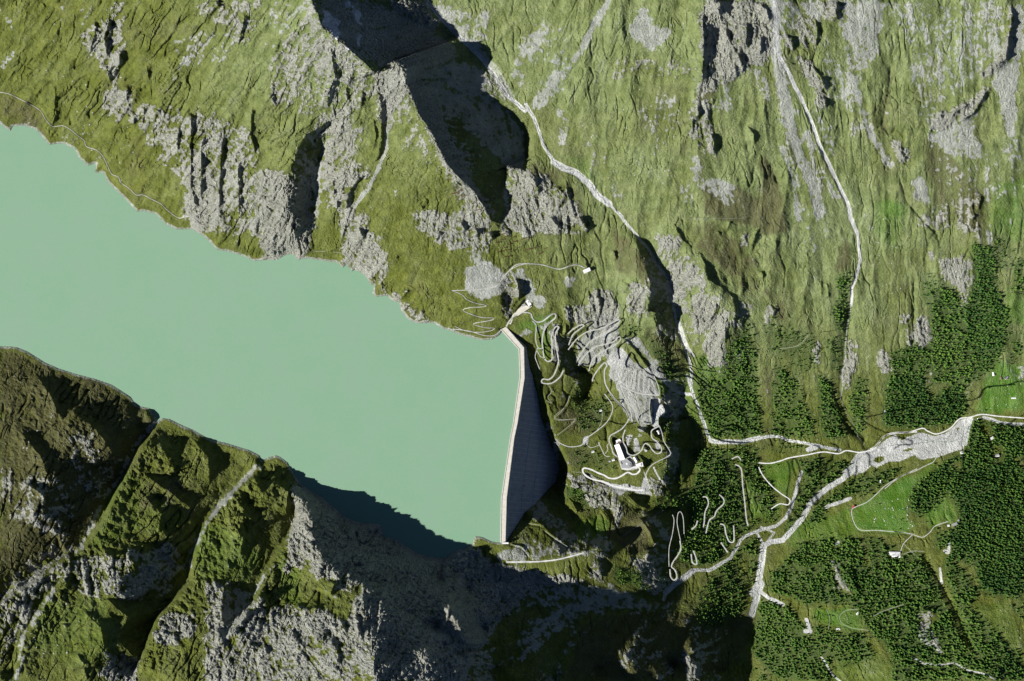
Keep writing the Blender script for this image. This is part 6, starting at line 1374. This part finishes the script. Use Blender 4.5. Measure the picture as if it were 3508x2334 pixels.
# rails on the bench south of the dam
for off in (-2.2, 2.0):
    c = catmull(B2([(460,768),(560,768),(680,765),(800,752),(900,728),(980,706)]), 6)
    mb = MB()
    for a, b in zip(c[:-1], c[1:]):
        za = max(float(height_at(a[0], a[1])), float(height_at(b[0], b[1]))) + 1.3
        mb.obox(P(a[0], a[1] + off, za), P(b[0], b[1] + off, za), .5, za - 2.5, za)
    o = mb.build('kerb_rail', m_cdark); tag(o, '%s dark kerb along the pale bench road south of the dam' % ('upper' if off < 0 else 'lower'), 'kerb')

# ================================================================ parked vehicles
def car_mesh(paint, bus=False):
    k = MB(); L, W = (4.3, 1.8) if not bus else (11, 2.6); hb = .75 if not bus else 1.2; ht = 1.45 if not bus else 3.1
    prof = [(-L/2, .35), (-L/2, hb), (-L/2 + .5, hb + .08), (L/2 - .25, hb), (L/2, .65), (L/2, .35)]
    n = len(prof)
    v = [(x, -W/2, z) for x, z in prof] + [(x, W/2, z) for x, z in prof]
    k.add(v, [tuple(range(n)), tuple(range(2*n-1, n-1, -1))] + [(i, n+i, n+(i+1)%n, (i+1)%n) for i in range(n)], 0)
    x0, x1 = (-L/2 + .5, L*.22) if not bus else (-L/2 + .1, L/2 - .2)
    i = .28 if not bus else .1
    v = [(x0, -W/2+.05, hb), (x1, -W/2+.05, hb), (x1, W/2-.05, hb), (x0, W/2-.05, hb), (x0+i, -W/2+.25, ht), (x1-i*2.2, -W/2+.25, ht), (x1-i*2.2, W/2-.25, ht), (x0+i, W/2-.25, ht)]
    k.add(v, [(0,1,5,4),(1,2,6,5),(2,3,7,6),(3,0,4,7)], 1)
    k.add([(p[0], p[1], p[2]+.03) for p in v[4:]], [(0,1,2,3)], 0)
    for wx in (-L*.3, L*.3):
        for wy in (-W/2, W/2 - .2):
            c8 = [(wx + .33*math.cos(q*math.pi/4), .33 + .33*math.sin(q*math.pi/4)) for q in range(8)]
            k.add([(x, wy, z) for x, z in c8] + [(x, wy+.2, z) for x, z in c8], [tuple(range(8)), tuple(range(15,7,-1))] + [(q, 8+q, 8+(q+1)%8, (q+1)%8) for q in range(8)], 2)
    me = bpy.data.meshes.new('parked_car'); me.from_pydata(k.v, [], k.f)
    for m in (paint, m_glass, m_tyre): me.materials.append(m)
    me.polygons.foreach_set('material_index', k.m); me.update(); return me
car_meshes = [car_mesh(m) for m in m_cars]
rc = random.Random(12)
def put_car(u, v, ang, label, group, mi, cat='car', nm='parked_car', me=None, zoff=.75):
    o = bpy.data.objects.new(nm, me or car_meshes[mi]); col.objects.link(o)
    o.location = PG(u, v, zoff); o.rotation_euler = (0, 0, ang); o.scale = (1.12, 1.12, 1.12)
    tag(o, label, cat, group); return o
PAINTW = ['black', 'dark blue', 'grey', 'dark red', 'silver', 'white']
def row(pa, pb, n, lab, group, skip=()):
    ang = local_frame(*pa, *pb) + math.pi / 2 + .25
    for k in range(n):
        if k in skip: continue
        t = (k + .5) / n; mi = rc.choice([0, 0, 1, 1, 2, 3, 0, 4 if rc.random() < .3 else 0])
        put_car(pa[0] + (pb[0] - pa[0]) * t, pa[1] + (pb[1] - pa[1]) * t, ang + rc.uniform(-.05, .05), '%s car parked in the %s' % (PAINTW[mi], lab), group + ', ' + PAINTW[mi] + ' ones', mi)
row(C2([(445, 1068)])[0], C2([(650, 1152)])[0], 24, 'upper row of the gravel car park below the hotel', 'cars in the upper row of the gravel car park', skip=(2, 6, 7, 12, 16, 19))
row(C2([(478, 1128)])[0], C2([(720, 1245)])[0], 30, 'lower row of the gravel car park below the hotel', 'cars in the lower row of the gravel car park', skip=(3, 4, 9, 15, 20, 24, 25))
for k, (x, y) in enumerate([(965,575),(960,605),(978,582),(1015,583),(1008,608),(1001,650),(996,668),(985,698),(976,706),(1022,586),(1005,625)]):
    g = C2([(x, y)])[0]; mi = rc.choice([0, 1, 2, 0]); put_car(g[0], g[1], rc.uniform(-.3, .3), PAINTW[mi] + ' car parked on the narrow lot east of the hotel roof', 'cars on the lot east of the hotel, ' + PAINTW[mi] + ' ones', mi)
for k, (x, y) in enumerate([(1313,258),(1326,264),(1313,275),(1327,285),(1314,290),(1328,302)]):
    g = C2([(x, y)])[0]; mi = (0, 1, 2, 0, 3, 0)[k]; put_car(g[0], g[1], .1, PAINTW[mi] + ' car parked at the left edge of the wide gravel yard', 'cars on the wide gravel yard, ' + PAINTW[mi] + ' ones', mi)
g = C2([(900, 470)])[0]; put_car(g[0], g[1], .9, 'dark car driving up the road above the hotel', None, 0)
busm = car_mesh(m_cars[5], True); busm.name = 'coach'
g = C2([(1435, 172)])[0]; put_car(g[0], g[1], .5, 'white coach parked on the wide gravel yard by its bulge', None, 5, 'coach', 'coach', busm)

# ================================================================ trees and boulders
def conifer(seed, tiers=3, sides=6, kind=0):
    r = random.Random(seed); v = []; f = []; tint = []; mi = []
    hgt = 1.0
    for t in range(tiers):
        zb = .12 + .27 * t * (1 if tiers == 3 else .75); zt = min(1.0, zb + .48 if t < tiers - 1 else 1.0)
        rad = (.30 - .075 * t) * (1 if kind == 0 else 1.35)
        b = len(v); rot = r.uniform(0, 6)
        for k in range(sides * 2):
            q = rot + math.pi * k / sides; rr = rad * (r.uniform(.85, 1.1) if k % 2 == 0 else r.uniform(.5, .66))
            v.append((math.cos(q) * rr, math.sin(q) * rr, zb + (0 if k % 2 == 0 else .07) + r.uniform(-.03, .03)))
        v.append((r.uniform(-.02, .02), r.uniform(-.02, .02), zt))
        for k in range(sides * 2): f.append((b + k, b + (k + 1) % (sides * 2), b + sides * 2)); mi.append(0)
    b = len(v)
    for k in range(3): v.append((.03 * math.cos(k * 2.1), .03 * math.sin(k * 2.1), -.15))
    for k in range(3): v.append((.02 * math.cos(k * 2.1), .02 * math.sin(k * 2.1), .3))
    for k in range(3): f.append((b + k, b + (k + 1) % 3, b + 3 + (k + 1) % 3)); f.append((b + k, b + 3 + (k + 1) % 3, b + 3 + k)); mi += [1, 1]
    return np.array(v, np.float32), np.array(f, np.int32), np.array(mi, np.int32)
protos = [conifer(s, 3, 4) for s in range(6)]
rs = np.random.RandomState(3)
cell = 6.3
gx_, gy_ = np.meshgrid(np.arange(-60, 3570, cell), np.arange(650, 2400, cell))
tu = (gx_ + rs.uniform(-.48, .48, gx_.shape) * cell).ravel(); tv = (gy_ + rs.uniform(-.48, .48, gx_.shape) * cell).ravel()
clump = fbm(tu.reshape(gx_.shape), tv.reshape(gx_.shape), 42, 3, 301).ravel()
dens = bil(fdens, (tu - GU0) / GS, (tv - GV0) / GS)
prob = dens / 1000.0 * cell * cell * np.where(dens > 9, 2.2, np.clip(1.9 + 3.4 * clump, .1, 3.4))
prob += (bil(vivid + 0, (tu - GU0) / GS, (tv - GV0) / GS) > .2) * 0.004
rk = bil(rock_c, (tu - GU0) / GS, (tv - GV0) / GS)
keep = (rs.rand(len(tu)) < prob * (1 - .6 * rk)) & ~((tu < 1960) & (tu > 1700) & (tv > 1100) & (tv < 1860))
tu, tv, dk, cl = tu[keep], tv[keep], dens[keep], clump[keep]
tz = height_at(tu, tv) - .3
th = ((7.5 + 13.5 * rs.rand(len(tu)) ** .8) * np.where(dk < 4.5, .72, 1) * np.where(dk > 9, 1.0, 1)).astype(np.float32)
tint = np.clip(.45 + .5 * bil(fbm(UU, VV, 160, 3, 333), (tu - GU0) / GS, (tv - GV0) / GS) + rs.uniform(-.3, .4, len(tu)) - .25 * (dk > 9), 0, 1).astype(np.float32)
f_ = MPP * (CAM_H - tz) / CAM_H
tx = (tu - W_PX / 2) * f_; ty = (H_PX / 2 - tv) * f_
print('TREES', len(tu))
lone = np.argsort(-(th + (dk < 6.6) * 1.0 + rs.rand(len(tu)) * 3))
infr = (tu > 20) & (tu < 3490) & (tv < 2320)
ind = [i for i in lone if infr[i]][:300]
indset = np.zeros(len(tu), bool); indset[ind] = True
# individual conifers
tree_me = []
for k in range(8):
    v, f, mi = conifer(50 + k, 4, 5)
    me = bpy.data.meshes.new('conifer_tree'); me.from_pydata([tuple(x) for x in v.tolist()], [], [tuple(x) for x in f.tolist()])
    me.materials.append(m_fol); me.materials.append(m_trunk); me.polygons.foreach_set('material_index', mi)
    a = me.attributes.new('tint', 'FLOAT', 'POINT'); a.data.foreach_set('value', np.full(len(v), .15 + .11 * k, np.float32)); me.update(); tree_me.append(me)
def tree_zone(u, v):
    if v < 1140 and u < 2900: return 'tall conifer on the rocky ridge slope above the northern stream', 'conifers on the ridge slope above the northern stream'
    if v < 1500 and u < 2650: return 'tall conifer in the wood between the high stream and the dry gully', 'conifers in the wood beside the high stream'
    if v < 1500 and u < 2990: return 'tall conifer in the striped woods below the pale scree chute', 'conifers in the striped woods below the scree chute'
    if v < 1480: return 'tall conifer in the dense northern forest above the gravel river', 'conifers in the dense forest north of the gravel river'
    if u < 2400: return 'tall conifer near the brink of the dark gorge', 'conifers around the dark gorge'
    if u < 2600 and v < 1960: return 'tall conifer among the hairpins of the wooded hill', 'conifers among the hairpin roads'
    if u < 2600: return 'tall conifer in the small wood beside the big mountain shadow', 'conifers beside the big mountain shadow'
    if v < 1830 and u < 3080: return 'tall conifer in the strip of wood beside the gravel river', 'conifers along the gravel river'
    if u > 3220: return 'tall conifer in the dense dark forest at the right edge', 'conifers in the dense forest at the right edge'
    return 'tall conifer in the forest south of the green meadow', 'conifers in the forest south of the meadow'
for n_, i in enumerate(ind):
    o = bpy.data.objects.new('conifer_tree', tree_me[min(7, int(tint[i] * 8))]); col.objects.link(o)
    s = float(th[i]) * 1.08
    o.location = (float(tx[i]), float(ty[i]), float(tz[i])); o.scale = (s, s, s); o.rotation_euler = (0, 0, float(rs.rand() * 6))
    a, b = tree_zone(tu[i], tv[i]); w_ = ('tall' if th[i] > 18.3 else 'shorter') + (' dark green' if tint[i] < .4 else ' light green' if tint[i] > .7 else ' mid green'); tag(o, a.replace('tall', w_, 1), 'tree', b + ', ' + w_)
# the rest of the forest as one mass
VV_, FF_, TT_, MM_ = [], [], [], []; base = 0
rest = np.nonzero(~indset)[0]; pk = rs.randint(0, len(protos), len(rest)); an = rs.rand(len(rest)) * 6.28
for p_, (v, f, mi) in enumerate(protos):
    sel = rest[pk == p_]; aa = an[pk == p_]; n = len(sel)
    if n == 0: continue
    ca_, sa_ = np.cos(aa)[:, None], np.sin(aa)[:, None]; h_ = th[sel][:, None]; wd_ = h_ * rs.uniform(.66, 1.02, (n, 1))
    x = (v[None, :, 0] * ca_ - v[None, :, 1] * sa_) * wd_ + tx[sel][:, None]
    y = (v[None, :, 0] * sa_ + v[None, :, 1] * ca_) * wd_ + ty[sel][:, None]
    z = v[None, :, 2] * h_ + tz[sel][:, None]
    VV_.append(np.stack([x, y, z], -1).reshape(-1, 3)); FF_.append((f[None] + (np.arange(n) * len(v))[:, None, None]).reshape(-1, 3) + base); base += n * len(v)
    TT_.append(np.repeat(tint[sel], len(v))); MM_.append(np.tile(mi, n))
V_ = np.concatenate(VV_).astype(np.float32); F_ = np.concatenate(FF_).astype(np.int32)
me = bpy.data.meshes.new('conifer_forest'); me.vertices.add(len(V_)); me.vertices.foreach_set('co', V_.ravel())
me.loops.add(F_.size); me.loops.foreach_set('vertex_index', F_.ravel()); me.polygons.add(len(F_)); me.polygons.foreach_set('loop_start', np.arange(0, F_.size, 3, dtype=np.int32))
me.update(calc_edges=True); me.materials.append(m_fol); me.materials.append(m_trunk); me.polygons.foreach_set('material_index', np.concatenate(MM_))
a = me.attributes.new('tint', 'FLOAT', 'POINT'); a.data.foreach_set('value', np.concatenate(TT_).astype(np.float32))
o = bpy.data.objects.new('conifer_forest', me); col.objects.link(o); tag(o, 'dense dark green conifer forest covering the lower valley slopes', kind='stuff')
print('FOREST TRIS', len(F_), 'TERRAIN', len(quads) * 2)
# boulders
def boulder(seed):
    r = random.Random(seed); bm = bmesh.new(); bmesh.ops.create_icosphere(bm, subdivisions=1, radius=1)
    for v in bm.verts: v.co *= r.uniform(.7, 1.2); v.co.z *= .75
    me = bpy.data.meshes.new('boulder'); bm.to_mesh(me); bm.free(); me.materials.append(m_stone); return me
bm_ = [boulder(s) for s in range(5)]
BZ = [(B4([(480,600),(640,560),(700,760),(420,720)]), 26, 'on the mown green meadow beside the farm road', 1), (A0([(350,500),(900,450),(900,1300),(500,900)]), 34, 'on the grassy slope above the lake path', 1), (B0([(60,420),(480,500),(440,800),(120,620)]), 26, 'on the dark slope across the lake', 1.1), (A2([(300,700),(900,560),(1000,1300),(500,1300)]), 30, 'on the pale pasture right of the upper stream', 1), (M2([(1260,1180),(1550,1200),(1550,1400),(1260,1380)]), 16, 'on the bright green hamlet meadow', .8), (M2([(480,60),(760,100),(740,640),(560,640)]), 20, 'on the light pasture between two gullies', .8), (B0([(100,1300),(300,1220),(380,1450),(150,1500)]), 16, 'on the green shoulder at the lower left', 1.1)]
for poly, n, lab, sc in BZ:
    xs = [p[0] for p in poly]; ys = [p[1] for p in poly]; k = 0
    while k < n:
        u, v = rc.uniform(min(xs), max(xs)), rc.uniform(min(ys), max(ys))
        if not inpoly(np.array([u]), np.array([v]), poly)[0]: continue
        o = bpy.data.objects.new('boulder', rc.choice(bm_)); col.objects.link(o); s = rc.uniform(1.6, 3.4) * sc
        o.location = PG(u, v, .2); o.scale = (s, s * rc.uniform(.7, 1), s); o.rotation_euler = (0, 0, rc.uniform(0, 6))
        w_ = 'large' if s > 2.9 * sc else 'mid-sized' if s > 2.2 * sc else 'small'; tag(o, w_ + ' pale boulder ' + lab, 'boulder', w_ + ' boulders ' + lab); k += 1
